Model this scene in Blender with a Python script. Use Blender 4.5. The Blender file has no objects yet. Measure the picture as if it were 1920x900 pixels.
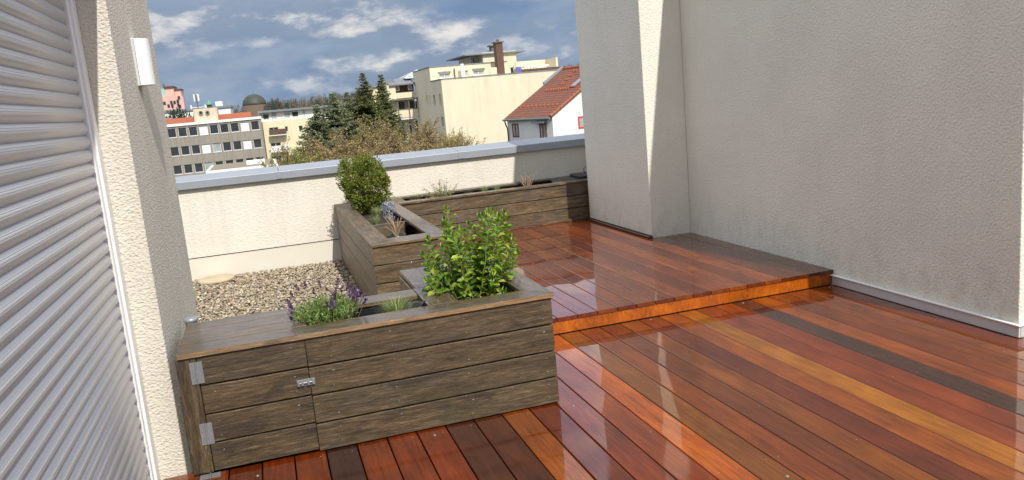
import bpy, math, random
import numpy as np
from mathutils import Vector, Matrix
rnd = random.Random(7); rng = np.random.default_rng(7)
sc = bpy.context.scene; COL = sc.collection
# ------------------------------------------------------------------ camera
F = 1499.17; CAM = np.array([0, 0, 1.62])
def _rot(y, p, r):
    fw = np.array([math.sin(y)*math.cos(p), math.cos(y)*math.cos(p), math.sin(p)])
    rt = np.array([math.cos(y), -math.sin(y), 0.0]); dn = np.cross(fw, rt)
    return np.array([rt*math.cos(r)+dn*math.sin(r), -rt*math.sin(r)+dn*math.cos(r), fw])
RM = _rot(*[math.radians(a) for a in (16.66707, -10.19335, 5.14715)])
cd = bpy.data.cameras.new('camera'); cam = bpy.data.objects.new('camera', cd); COL.objects.link(cam)
cd.sensor_width = 36; cd.lens = 36*F/1920; cd.clip_start = .05; cd.clip_end = 6000
m = Matrix([list(RM[0]), list(-RM[1]), list(-RM[2])]).transposed().to_4x4(); m.translation = Vector(CAM)
cam.matrix_world = m; sc.camera = cam
def ray(px, py): return RM.T @ np.array([(px-960)/F, (py-450)/F, 1])
def at(px, py, Y): d = ray(px, py); return CAM + d*(Y/d[1])          # the point seen there, Y metres away
def atx(px, py, X): d = ray(px, py); return CAM + d*(X/d[0])
def atz(px, py, Z): d = ray(px, py); return CAM + d*((Z-CAM[2])/d[2])
# ------------------------------------------------------------------ node helpers
def newmat(name):
    mt = bpy.data.materials.new(name); mt.use_nodes = True; nt = mt.node_tree
    return mt, nt, nt.nodes['Principled BSDF']
def N(nt, typ, **kw):
    n = nt.nodes.new(typ)
    for k, v in kw.items():
        if k.startswith('i_'):
            n.inputs[k[2:].replace('_', ' ')].default_value = v
        else: setattr(n, k, v)
    return n
def L(nt, a, b): nt.links.new(a, b)
def ramp(nt, src, stops):
    r = nt.nodes.new('ShaderNodeValToRGB'); e = r.color_ramp.elements
    while len(e) < len(stops): e.new(.5)
    for el, (p, c) in zip(e, stops):
        el.position = p; el.color = (*c, 1) if len(c) == 3 else c
    L(nt, src, r.inputs[0]); return r
def noise(nt, vec, scale, detail=4, rough=.5, dist=0.0):
    n = N(nt, 'ShaderNodeTexNoise'); n.inputs['Scale'].default_value = scale; n.inputs['Detail'].default_value = detail
    n.inputs['Roughness'].default_value = rough; n.inputs['Distortion'].default_value = dist
    if vec is not None: L(nt, vec, n.inputs['Vector'])
    return n.outputs['Fac']
def mapping(nt, vec, scale=(1,1,1), loc=(0,0,0)):
    m_ = N(nt, 'ShaderNodeMapping'); m_.inputs['Scale'].default_value = scale; m_.inputs['Location'].default_value = loc
    L(nt, vec, m_.inputs['Vector']); return m_.outputs[0]
def mixc(nt, fac, a, b, mode='MIX'):
    x = N(nt, 'ShaderNodeMix', data_type='RGBA', blend_type=mode)
    for s, v in ((x.inputs[0], fac), (x.inputs[6], a), (x.inputs[7], b)):
        if isinstance(v, (int, float)): s.default_value = v
        elif isinstance(v, tuple): s.default_value = (*v, 1)
        else: L(nt, v, s)
    return x.outputs[2]
def mth(nt, op, a, b=0.0, c=0.0, clamp=False):
    x = N(nt, 'ShaderNodeMath', operation=op, use_clamp=clamp)
    for i, v in enumerate((a, b, c)):
        if isinstance(v, (int, float)): x.inputs[i].default_value = v
        else: L(nt, v, x.inputs[i])
    return x.outputs[0]
def smooth(nt, v, a, b):
    x = N(nt, 'ShaderNodeMapRange', interpolation_type='SMOOTHSTEP'); L(nt, v, x.inputs[0])
    x.inputs[1].default_value = a; x.inputs[2].default_value = b; return x.outputs[0]
def bump(nt, p, h, strength, dist, coat=False):
    b = N(nt, 'ShaderNodeBump'); b.inputs['Strength'].default_value = strength; b.inputs['Distance'].default_value = dist
    L(nt, h, b.inputs['Height']); L(nt, b.outputs[0], p.inputs['Normal'])
    return b
def texco(nt, which='Object'): return N(nt, 'ShaderNodeTexCoord').outputs[which]
def plain(name, col, rough=.6, metal=0.0, var=.12, scale=6.0, spec=.5):
    mt, nt, p = newmat(name); v = texco(nt)
    f = noise(nt, v, scale, 5, .6)
    c = mixc(nt, f, tuple(x*(1-var) for x in col), tuple(min(1, x*(1+var)) for x in col))
    L(nt, c, p.inputs['Base Color']); p.inputs['Roughness'].default_value = rough
    p.inputs['Metallic'].default_value = metal; p.inputs['Specular IOR Level'].default_value = spec
    return mt
# ------------------------------------------------------------------ materials
def stucco(name, col, bstr=.55, bscale=95, stain=True, sc2=(1, 1, 1), dist=.006):
    mt, nt, p = newmat(name); v = texco(nt)
    g = N(nt, 'ShaderNodeNewGeometry').outputs['Position']
    n1 = noise(nt, mapping(nt, g, sc2), bscale, 4, .6, .15)
    vor = N(nt, 'ShaderNodeTexVoronoi', feature='SMOOTH_F1'); vor.inputs['Scale'].default_value = bscale*1.1; L(nt, mapping(nt, g, sc2), vor.inputs['Vector'])
    h = mth(nt, 'ADD', n1, mth(nt, 'MULTIPLY', vor.outputs[0], .5))
    big = noise(nt, g, 1.3, 5, .6)
    streak = noise(nt, mapping(nt, g, (5, 5, .5)), 1.6, 4, .6)
    c = mixc(nt, smooth(nt, big, .35, .7), tuple(x*.93 for x in col), col)
    c = mixc(nt, mth(nt, 'MULTIPLY', smooth(nt, streak, .5, .75), .12), c, tuple(x*.72 for x in col))
    c = mixc(nt, mth(nt, 'MULTIPLY', smooth(nt, h, .75, .45), .14), c, tuple(x*.6 for x in col))
    if not stain: c = mixc(nt, mth(nt, 'MULTIPLY', smooth(nt, noise(nt, mapping(nt, g, (7, 7, .35)), 1.3, 5, .65), .48, .72), .16), c, (.40, .37, .30))
    if stain:
        z = N(nt, 'ShaderNodeSeparateXYZ'); L(nt, g, z.inputs[0])
        low = smooth(nt, mth(nt, 'ADD', z.outputs[2], mth(nt, 'MULTIPLY', noise(nt, g, 2.2, 3, .5), -.35)), .50, -.12)
        blot = smooth(nt, noise(nt, mapping(nt, g, (1.6, 1.6, 1.2)), 5.5, 9, .75), .40, .70)
        c = mixc(nt, mth(nt, 'MULTIPLY', low, mth(nt, 'MULTIPLY', blot, .28)), c, (.22, .21, .15))
    L(nt, c, p.inputs['Base Color']); p.inputs['Roughness'].default_value = .93; p.inputs['Specular IOR Level'].default_value = .25
    bump(nt, p, h, bstr, dist); return mt
M = {}
M['stucco_right'] = stucco('stucco_grey_cream', (.775, .765, .675), .75, 66, dist=.010)
M['stucco_left'] = stucco('stucco_cream_coarse', (.70, .66, .565), .85, 72, False, (1, 1, 1.3), .012)
M['stucco_parapet'] = stucco('stucco_parapet', (.72, .685, .60), .6, 42, False, (.8, 1, 1.3), .009)
M['plinth'] = plain('painted_plinth', (.66, .63, .545), .8, 0, .06, 3)
M['zinc'] = plain('zinc_coping', (.33, .36, .40), .42, .35, .14, 4)
M['skirt'] = plain('grey_skirting', (.56, .56, .55), .45, .1, .08, 5)
M['white'] = plain('white_lacquer', (.80, .80, .78), .4, 0, .03)
M['lamp'] = plain('opal_lamp_glass', (.85, .86, .86), .25, 0, .01)
M['rail'] = plain('rail_metal', (.80, .79, .78), .35, .1, .02)
M['black'] = plain('black_plastic', (.015, .015, .017), .35, 0, .2)
M['steel'] = plain('galvanised_steel', (.25, .26, .27), .38, .4, .35, 90)
M['pot'] = plain('flower_pot', (.02, .02, .022), .3)
M['disc'] = plain('stone_disc', (.50, .42, .28), .85, 0, .3, 9)
def slats():
    mt, nt, p = newmat('aluminium_slats'); v = texco(nt)
    n = noise(nt, mapping(nt, v, (1, .12, 8)), 10, 5, .6)
    spots = smooth(nt, noise(nt, v, 55, 3, .6), .62, .7)
    c = mixc(nt, n, (.50, .50, .515), (.53, .53, .55)); c = mixc(nt, mth(nt, 'MULTIPLY', spots, .12), c, (.36, .34, .32))
    p.inputs['Base Color'].default_value = (.52, .52, .535, 1); p.inputs['Metallic'].default_value = .3; p.inputs['Roughness'].default_value = .3
    return mt
M['slat'] = slats()
def decking():
    mt, nt, p = newmat('oiled_wet_decking'); v = texco(nt)
    a = N(nt, 'ShaderNodeAttribute', attribute_name='tint')
    off = N(nt, 'ShaderNodeVectorMath', operation='ADD'); L(nt, v, off.inputs[0])
    DK = .62
    sc_ = N(nt, 'ShaderNodeVectorMath', operation='SCALE'); L(nt, a.outputs['Color'], sc_.inputs[0]); sc_.inputs['Scale'].default_value = 97
    L(nt, sc_.outputs[0], off.inputs[1]); w = off.outputs[0]
    g1 = noise(nt, mapping(nt, w, (14, .8, 6)), 3.0, 8, .62, 1.2)
    g2 = noise(nt, mapping(nt, w, (90, 4, 30)), 2.0, 4, .6, .4)
    blot = noise(nt, mapping(nt, w, (2.5, 1.2, 1)), 1.6, 6, .6, .6)
    k = mth(nt, 'ADD', mth(nt, 'MULTIPLY', g1, .75), mth(nt, 'ADD', mth(nt, 'MULTIPLY', g2, .25), mth(nt, 'MULTIPLY', blot, .7)))
    r = ramp(nt, mth(nt, 'SUBTRACT', k, .35), [(.28, (.22, .17, .14)), (.5, (.45, .39, .34)), (.72, (.72, .70, .64))])
    hs = N(nt, 'ShaderNodeHueSaturation'); hs.inputs['Saturation'].default_value = 1.12; hs.inputs['Value'].default_value = 1.1; L(nt, a.outputs['Color'], hs.inputs['Color'])
    base_ = mixc(nt, .14, hs.outputs[0], (.26, .06, .015))
    c = mixc(nt, 1.0, base_, r.outputs[0], 'MULTIPLY')
    L(nt, c, p.inputs['Base Color']); p.inputs['Roughness'].default_value = .55; p.inputs['Specular IOR Level'].default_value = .15
    bump(nt, p, g1, .12, .002)
    # standing water film: mirror where it is thick, textured where it is thin
    wet = noise(nt, v, 1.1, 4, .6, .4)
    fine = noise(nt, mapping(nt, v, (1, .6, 1)), 110, 3, .6)
    rip = noise(nt, mapping(nt, v, (1, .35, 1)), 6, 3, .5)
    sx_ = N(nt, 'ShaderNodeSeparateXYZ'); L(nt, v, sx_.inputs[0]); near = mth(nt, 'MULTIPLY', smooth(nt, sx_.outputs[0], 1.12, .98), smooth(nt, sx_.outputs[1], 4.2, 4.0))
    spl = mth(nt, 'MULTIPLY', near, noise(nt, v, 70, 4, .6)); dry = smooth(nt, spl, .5, .62)
    h = mth(nt, 'ADD', mth(nt, 'MULTIPLY', spl, .14), mth(nt, 'ADD', mth(nt, 'MULTIPLY', fine, mth(nt, 'MULTIPLY', smooth(nt, wet, .50, .68), .035)), mth(nt, 'MULTIPLY', rip, .035)))
    b = N(nt, 'ShaderNodeBump'); b.inputs['Strength'].default_value = .35; b.inputs['Distance'].default_value = .006; L(nt, h, b.inputs['Height'])
    L(nt, b.outputs[0], p.inputs['Coat Normal'])
    p.inputs['Coat Weight'].default_value = 1; p.inputs['Coat IOR'].default_value = 1.5
    L(nt, mth(nt, 'MULTIPLY_ADD', smooth(nt, wet, .55, .8), .07, .002), p.inputs['Coat Roughness'])
    return mt
M['deck'] = decking()
def weathered(name, ax, wet=True, dark=1.0, warm=0.0):
    """old hardwood boards, grain along axis ax"""
    mt, nt, p = newmat(name); v = texco(nt)
    a = N(nt, 'ShaderNodeAttribute', attribute_name='tint')
    off = N(nt, 'ShaderNodeVectorMath', operation='ADD'); L(nt, v, off.inputs[0])
    s_ = N(nt, 'ShaderNodeVectorMath', operation='SCALE'); L(nt, a.outputs['Color'], s_.inputs[0]); s_.inputs['Scale'].default_value = 53
    L(nt, s_.outputs[0], off.inputs[1]); w = off.outputs[0]
    def st(al, ac): q = [ac]*3; q[ax] = al; return tuple(q)
    g1 = noise(nt, mapping(nt, w, st(1.3, 15)), 3, 10, .68, .9)
    g2 = noise(nt, mapping(nt, w, st(8, 95)), 2, 6, .7, .5)
    bl = noise(nt, mapping(nt, w, st(1.5, 4)), 1.5, 6, .6, .8)
    kn = smooth(nt, noise(nt, mapping(nt, w, st(2.2, 7)), 1.3, 4, .6, 1.2), .56, .68)
    k = mth(nt, 'ADD', mth(nt, 'MULTIPLY', g1, .52), mth(nt, 'MULTIPLY', g2, .48))
    r = ramp(nt, k, [(.36, (.035*dark, .023*dark, .012*dark)), (.46, (.15*dark, .096*dark, .045*dark)), (.55, (.27*dark, .178*dark, .085*dark)), (.65, (.58*dark, .42*dark, .23*dark))])
    grey = ramp(nt, k, [(.32, (.06*dark, .052*dark, .043*dark)), (.52, (.18*dark, .15*dark, .112*dark)), (.68, (.40*dark, .345*dark, .27*dark))])
    c = mixc(nt, mth(nt, 'MULTIPLY', smooth(nt, bl, .42, .62), .22 if wet is True else .6), r.outputs[0], grey.outputs[0])
    if warm: c = mixc(nt, warm, c, (.42, .20, .06))
    c = mixc(nt, mth(nt, 'MULTIPLY', smooth(nt, noise(nt, v, 4, 5, .6), .58, .7), .4), c, (.10*dark, .10*dark, .045*dark))
    c = mixc(nt, mth(nt, 'MULTIPLY', kn, .55), c, (.045*dark, .034*dark, .024*dark))
    t = mixc(nt, .8, (1, 1, 1), a.outputs['Color'], 'MULTIPLY')
    c = mixc(nt, 1.0, c, t, 'MULTIPLY')
    L(nt, c, p.inputs['Base Color']); p.inputs['Roughness'].default_value = .5
    h = mth(nt, 'ADD', g2, mth(nt, 'MULTIPLY', g1, .8)); bump(nt, p, h, .55, .004)
    if wet:
        drops = noise(nt, v, 150, 2, .5)
        b = N(nt, 'ShaderNodeBump'); b.inputs['Strength'].default_value = .35 if wet is True else .12; b.inputs['Distance'].default_value = .003
        L(nt, mth(nt, 'ADD', smooth(nt, drops, .6, .75), mth(nt, 'MULTIPLY', g2, .5)), b.inputs['Height']); L(nt, b.outputs[0], p.inputs['Coat Normal'])
        p.inputs['Coat Weight'].default_value = .35 if wet is True else .45; p.inputs['Coat Roughness'].default_value = .13 if wet is True else .06
        p.inputs['Coat IOR'].default_value = 1.38
    return mt
M['wood_x'] = weathered('weathered_board_along', 0, 'film', .54)
M['box_x'] = weathered('wet_box_board', 0, True, .33)
M['wood_y'] = weathered('weathered_board_across', 1, False, .58)
M['wood_z'] = weathered('weathered_post', 2, True, .36)
M['lid_x'] = weathered('wet_lid_along', 0, 'film', .5)
M['lid_y'] = weathered('wet_lid_across', 1, 'film', .5)
M['wood_edge'] = weathered('lid_edge', 0, False, .95, .22)
M['soil'] = plain('dark_soil', (.035, .025, .018), .95, 0, .7, 40)
def attrmat(name, rough=.7, trans=0.0, spec=.4, gain=1.0, var=.25, scale=30):
    mt, nt, p = newmat(name); a = N(nt, 'ShaderNodeAttribute', attribute_name='tint')
    f = noise(nt, texco(nt), scale, 3, .6)
    r = ramp(nt, f, [(.3, (1-var,)*3), (.7, (1+var,)*3)])
    c = mixc(nt, 1.0, a.outputs['Color'], r.outputs[0], 'MULTIPLY')
    L(nt, c, p.inputs['Base Color']); p.inputs['Roughness'].default_value = rough; p.inputs['Specular IOR Level'].default_value = spec
    if trans:
        t = N(nt, 'ShaderNodeBsdfTranslucent'); L(nt, mixc(nt, 1.0, c, (1.5, 1.35, .5), 'MULTIPLY'), t.inputs[0])
        mx = N(nt, 'ShaderNodeMixShader'); mx.inputs[0].default_value = trans
        L(nt, p.outputs[0], mx.inputs[1]); L(nt, t.outputs[0], mx.inputs[2])
        L(nt, mx.outputs[0], nt.nodes['Material Output'].inputs[0])
    return mt
M['leaf'] = attrmat('leaves', .38, .3, .5)
M['leaf_matt'] = attrmat('matt_leaves', .6, .25, .3)
M['needles'] = attrmat('needles', .6, .35, .3)
M['bark'] = plain('bark', (.12, .085, .06), .9, 0, .4, 12)
M['stem'] = plain('green_stem', (.20, .22, .08), .7, 0, .3, 20)
M['twig'] = plain('dry_twig', (.35, .25, .16), .8, 0, .3, 20)
M['pebble'] = attrmat('pebbles', .75, 0, .35, 1, .3, 90)
def glassy(name, col, rough=.06):
    mt, nt, p = newmat(name); f = noise(nt, texco(nt), .8, 3, .5)
    L(nt, mixc(nt, f, tuple(x*.5 for x in col), tuple(x*1.5 for x in col)), p.inputs['Base Color']); p.inputs['Roughness'].default_value = rough
    p.inputs['Specular IOR Level'].default_value = .6
    return mt
M['glass'] = glassy('window_glass', (.035, .04, .045)); M['glass_light'] = glassy('curtained_glass', (.32, .36, .36), .12)
M['blind'] = plain('white_blind', (.75, .75, .74), .6, 0, .05)
def facade(name, col, streak=.3, sx=1.0):
    mt, nt, p = newmat(name); g = N(nt, 'ShaderNodeNewGeometry').outputs['Position']
    s1 = noise(nt, mapping(nt, g, (1.2*sx, 1.2*sx, .12)), 1.5, 6, .65); b = noise(nt, g, .25, 5, .6); f = noise(nt, g, 3, 5, .7)
    c = mixc(nt, mth(nt, 'MULTIPLY', smooth(nt, s1, .45, .75), streak), col, tuple(x*.45 for x in col))
    c = mixc(nt, mth(nt, 'MULTIPLY', smooth(nt, b, .4, .7), .2), c, tuple(x*.7 for x in col))
    c = mixc(nt, mth(nt, 'MULTIPLY', f, .12), c, tuple(x*.6 for x in col))
    L(nt, c, p.inputs['Base Color']); p.inputs['Roughness'].default_value = .9; return mt
M['f_grey'] = facade('concrete_facade', (.29, .265, .225), .6, 2.5); M['f_cream'] = facade('cream_render', (.72, .65, .48), .28)
M['f_yellow'] = facade('yellow_render', (.70, .635, .43), .2); M['f_white'] = facade('white_render', (.80, .80, .78), .15)
M['f_pink'] = facade('pink_render', (.66, .42, .36), .15); M['f_teal'] = facade('teal_render', (.30, .50, .45), .1)
M['f_beige'] = facade('beige_render', (.62, .53, .40), .5, 3); M['f_dark'] = facade('dark_cladding', (.16, .15, .13), .2)
M['f_brown'] = facade('brown_cladding', (.12, .07, .05), .15); M['f_red'] = facade('red_roofing', (.36, .10, .045), .3)
M['f_roof'] = facade('grey_roofing', (.20, .22, .24), .3); M['f_gravelroof'] = facade('gravel_roof', (.25, .21, .15), .4)
M['dome'] = plain('patinated_dome', (.05, .06, .048), .6, .1, .35, .6)
M['copper'] = plain('green_copper', (.10, .30, .22), .6)
M['skyl'] = glassy('skylight_glass', (.16, .26, .30), .08)
M['redframe'] = plain('red_frame', (.25, .04, .03), .5); M['wframe'] = plain('white_frame', (.75, .75, .74), .45)
def tiles():
    mt, nt, p = newmat('clay_tiles'); v = texco(nt, 'UV')
    a = N(nt, 'ShaderNodeSeparateXYZ'); L(nt, v, a.inputs[0])
    row = mth(nt, 'FRACT', mth(nt, 'MULTIPLY', a.outputs[1], 1/.36)); colm = mth(nt, 'FRACT', mth(nt, 'MULTIPLY', a.outputs[0], 1/.25))
    n = noise(nt, v, 1.2, 6, .7); n2 = noise(nt, mapping(nt, v, (1, 1, 1)), 9, 3, .6)
    c = mixc(nt, smooth(nt, n, .35, .65), (.24, .068, .032), (.15, .055, .035)); c = mixc(nt, mth(nt, 'MULTIPLY', n2, .4), c, (.30, .13, .075))
    wv = mth(nt, 'SINE', mth(nt, 'MULTIPLY', colm, math.pi)); h = mth(nt, 'ADD', mth(nt, 'MULTIPLY', row, -.8), mth(nt, 'MULTIPLY', wv, .6))
    c = mixc(nt, mth(nt, 'MULTIPLY', smooth(nt, row, .45, .95), .85), c, (.05, .025, .015))
    L(nt, c, p.inputs['Base Color']); p.inputs['Roughness'].default_value = .8; bump(nt, p, h, .8, .05); return mt
M['tiles'] = tiles()
# ------------------------------------------------------------------ mesh helpers
class MB:
    def __init__(s): s.v = []; s.f = []; s.m = []; s.t = []; s.sm = []
    def add(s, vs, fs, mi=0, tint=None, smooth=False):
        o = len(s.v); s.v += [tuple(map(float, q)) for q in vs]
        for f in fs: s.f.append([i+o for i in f]); s.m.append(mi); s.t.append(tint or (1, 1, 1)); s.sm.append(smooth)
        return s
    def box(s, x0, x1, y0, y1, z0, z1, mi=0, tint=None, R=None):
        vs = [(x, y, z) for z in (z0, z1) for y in (y0, y1) for x in (x0, x1)]
        if R is not None: vs = [tuple(R @ Vector(q)) for q in vs]
        return s.add(vs, [(0, 2, 3, 1), (4, 5, 7, 6), (0, 1, 5, 4), (2, 6, 7, 3), (0, 4, 6, 2), (1, 3, 7, 5)], mi, tint)
    def prism(s, poly, z0, z1, mi=0, tint=None, T=None):
        n = len(poly); vs = [(x, y, z0) for x, y in poly]+[(x, y, z1) for x, y in poly]
        if T: vs = [T(*q) for q in vs]
        fs = [tuple(range(n))[::-1], tuple(range(n, 2*n))]+[(i, (i+1) % n, n+(i+1) % n, n+i) for i in range(n)]
        return s.add(vs, fs, mi, tint)
    def tube(s, pts, rs, n=8, mi=0, tint=None):
        if isinstance(rs, (int, float)): rs = [rs]*len(pts)
        P = [Vector(q) for q in pts]; rings = []; up = Vector((.13, .31, .94))
        for i, q in enumerate(P):
            d = (P[min(i+1, len(P)-1)]-P[max(i-1, 0)]).normalized()
            a = d.cross(up if abs(d.dot(up)) < .95 else Vector((1, 0, 0))).normalized(); b = d.cross(a)
            rings.append([q+(a*math.cos(2*math.pi*k/n)+b*math.sin(2*math.pi*k/n))*rs[i] for k in range(n)])
        vs = [q for r in rings for q in r]
        fs = [(i*n+k, i*n+(k+1) % n, (i+1)*n+(k+1) % n, (i+1)*n+k) for i in range(len(P)-1) for k in range(n)]
        s.add(vs, fs, mi, tint, True); s.add(rings[0], [tuple(range(n))[::-1]], mi, tint); s.add(rings[-1], [tuple(range(n))], mi, tint)
        return s
    def lathe(s, c, prof, n=20, mi=0, tint=None):
        vs = [(c[0]+r*math.cos(2*math.pi*k/n), c[1]+r*math.sin(2*math.pi*k/n), c[2]+z) for r, z in prof for k in range(n)]
        fs = [(i*n+k, i*n+(k+1) % n, (i+1)*n+(k+1) % n, (i+1)*n+k) for i in range(len(prof)-1) for k in range(n)]
        fs += [tuple(range(n))[::-1], tuple(range((len(prof)-1)*n, len(prof)*n))]
        return s.add(vs, fs, mi, tint, True)
    def build(s, name, mat, parent=None, bevel=0.0, uv=None):
        me = bpy.data.meshes.new(name)
        O = world_loc(parent); me.from_pydata([(a-O.x, b-O.y, c-O.z) for a, b, c in s.v], [], s.f)
        for x in (mat if isinstance(mat, (list, tuple)) else [mat]): me.materials.append(x)
        me.polygons.foreach_set('material_index', s.m); me.polygons.foreach_set('use_smooth', s.sm)
        at_ = me.color_attributes.new('tint', 'FLOAT_COLOR', 'CORNER')
        tot = np.array([len(f) for f in s.f]); c = np.repeat(np.c_[np.array(s.t, float), np.ones(len(s.t))], tot, axis=0)
        at_.data.foreach_set('color', c.ravel()); me.update()
        o = bpy.data.objects.new(name, me); COL.objects.link(o); o.parent = parent
        if bevel:
            b = o.modifiers.new('bevel', 'BEVEL'); b.width = bevel; b.segments = 2; b.limit_method = 'ANGLE'; b.angle_limit = math.radians(40)
        return o
def world_loc(p):
    v = Vector((0, 0, 0))
    while p is not None: v += p.location; p = p.parent
    return v
def fast_mesh(name, V, Fc, tint, mat, parent=None, smooth=False):
    """V (n,3); Fc (m,k) ; tint (m,3)"""
    me = bpy.data.meshes.new(name); O = world_loc(parent); V = V-np.array(O)
    m_, k = Fc.shape; me.vertices.add(len(V)); me.vertices.foreach_set('co', V.astype(np.float32).ravel())
    me.loops.add(m_*k); me.loops.foreach_set('vertex_index', Fc.astype(np.int32).ravel())
    me.polygons.add(m_); me.polygons.foreach_set('loop_start', np.arange(0, m_*k, k, dtype=np.int32)); me.polygons.foreach_set('loop_total', np.full(m_, k, np.int32))
    if smooth: me.polygons.foreach_set('use_smooth', np.ones(m_, bool))
    me.update(calc_edges=True); me.materials.append(mat)
    a = me.color_attributes.new('tint', 'FLOAT_COLOR', 'CORNER')
    a.data.foreach_set('color', np.repeat(np.c_[tint, np.ones(m_)], k, axis=0).astype(np.float32).ravel())
    o = bpy.data.objects.new(name, me); COL.objects.link(o); o.parent = parent; return o
def tag(o, label, cat, group=None):
    o['label'] = label; o['category'] = cat
    if group: o['group'] = group
    return o
def thing(name, loc, label, cat, group=None):
    o = bpy.data.objects.new(name, None); COL.objects.link(o); o.location = loc; o.empty_display_size = .1; return tag(o, label, cat, group)
def struct(o): o['kind'] = 'structure'; return o
def rt(a=.15): k = 1+rnd.uniform(-a, a); return (k*(1+rnd.uniform(-.03, .03)), k, k*(1+rnd.uniform(-.04, .04)))
def copy_thing(o, loc, rz, sc_=(1, 1, 1), label=None):
    c = o.copy(); COL.objects.link(c); c.location = loc; c.rotation_euler = (0, 0, rz); c.scale = sc_
    if label: c['label'] = label
    for ch in o.children:
        d = ch.copy(); COL.objects.link(d); d.parent = c
    return c
# ------------------------------------------------------------------ leaves
def leaf_arrays(P, D, U, Ln, W, fold=.25, shape='oval'):
    """P bases, D directions, U up hints: 6-vertex folded leaf, 2 quads each"""
    D = D/np.linalg.norm(D, axis=1, keepdims=True); S = np.cross(D, U); S /= np.linalg.norm(S, axis=1, keepdims=True)+1e-9; Nn = np.cross(S, D)
    Ln = Ln[:, None]; W = W[:, None]
    mid = P+D*Ln*.55; a = P; tip = P+D*Ln-Nn*Ln*.12
    l1 = P+D*Ln*.38-S*W*.5+Nn*W*fold; l2 = P+D*Ln*.75-S*W*.42+Nn*W*fold
    r1 = P+D*Ln*.38+S*W*.5+Nn*W*fold; r2 = P+D*Ln*.75+S*W*.42+Nn*W*fold
    V = np.stack([a, l1, l2, tip, r2, r1], 1).reshape(-1, 3); n = len(P); b = (np.arange(n)*6)[:, None]
    Fc = np.concatenate([b+np.array([[0, 3, 2, 1]]), b+np.array([[0, 5, 4, 3]])], 0)
    return V, Fc
def rand_dirs(n): v = rng.normal(size=(n, 3)); return v/np.linalg.norm(v, axis=1, keepdims=True)
def pick(cols, n, var=.2):
    c = np.array(cols)[rng.integers(0, len(cols), n)]; return c*(1+rng.uniform(-var, var, (n, 1)))
def blades(c, n, h, spread, w, cols, name, parent, mat, curve=.5, base_r=.02):
    """tuft of grass: each blade 4 segments"""
    az = rng.uniform(0, 2*math.pi, n); hh = h*rng.uniform(.55, 1.1, n); sp = spread*rng.uniform(.15, 1, n)
    br = base_r*np.sqrt(rng.uniform(0, 1, n)); out = np.c_[np.cos(az), np.sin(az), np.zeros(n)]; side = np.c_[-np.sin(az), np.cos(az), np.zeros(n)]
    V = []; S = 5
    for i in range(S):
        t = i/(S-1); ctr = np.array(c)+out*(br+sp*t**1.6)[:, None]+np.array([0, 0, 1])*(hh*(t-curve*.5*t**3))[:, None]
        ww = w*(1-t*.85)*.5; V += [ctr-side*ww, ctr+side*ww]
    V = np.stack(V, 1).reshape(-1, 3); b = (np.arange(n)*2*S)[:, None]
    Fc = np.concatenate([b+np.array([[2*i, 2*i+1, 2*i+3, 2*i+2]]) for i in range(S-1)], 0)
    t = pick(cols, n); return fast_mesh(name, V, Fc, np.tile(t, (S-1, 1)), mat, parent)
# ================================================================== SETTING
gnd = MB().add([(-2500, -300, -12.6), (2500, -300, -12.6), (2500, 3500, -12.6), (-2500, 3500, -12.6)], [(0, 1, 2, 3)])
struct(gnd.build('ground', facade('city_ground', (.10, .105, .08), .2)))
# ---- decks
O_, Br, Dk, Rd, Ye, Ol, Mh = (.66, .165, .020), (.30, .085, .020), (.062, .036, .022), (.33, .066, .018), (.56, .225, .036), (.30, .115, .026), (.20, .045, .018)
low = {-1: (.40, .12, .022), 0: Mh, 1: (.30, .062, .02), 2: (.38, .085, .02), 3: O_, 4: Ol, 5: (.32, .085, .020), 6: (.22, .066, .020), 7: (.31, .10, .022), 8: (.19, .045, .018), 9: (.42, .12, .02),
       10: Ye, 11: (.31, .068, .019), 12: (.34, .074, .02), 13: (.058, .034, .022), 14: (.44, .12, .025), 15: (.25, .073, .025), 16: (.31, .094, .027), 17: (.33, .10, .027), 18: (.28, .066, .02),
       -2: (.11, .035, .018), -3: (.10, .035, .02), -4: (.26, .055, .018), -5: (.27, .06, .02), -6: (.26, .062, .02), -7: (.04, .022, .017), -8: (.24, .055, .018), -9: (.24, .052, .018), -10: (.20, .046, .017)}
upc = [(.32, .075, .022), (.30, .085, .024), (.25, .06, .02), (.31, .095, .025), (.22, .06, .022), (.34, .10, .025), (.20, .05, .02), (.32, .075, .022), (.40, .115, .025), (.22, .055, .02), (.44, .12, .025), (.19, .06, .022), (.18, .055, .02), (.17, .048, .018)]
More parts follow.
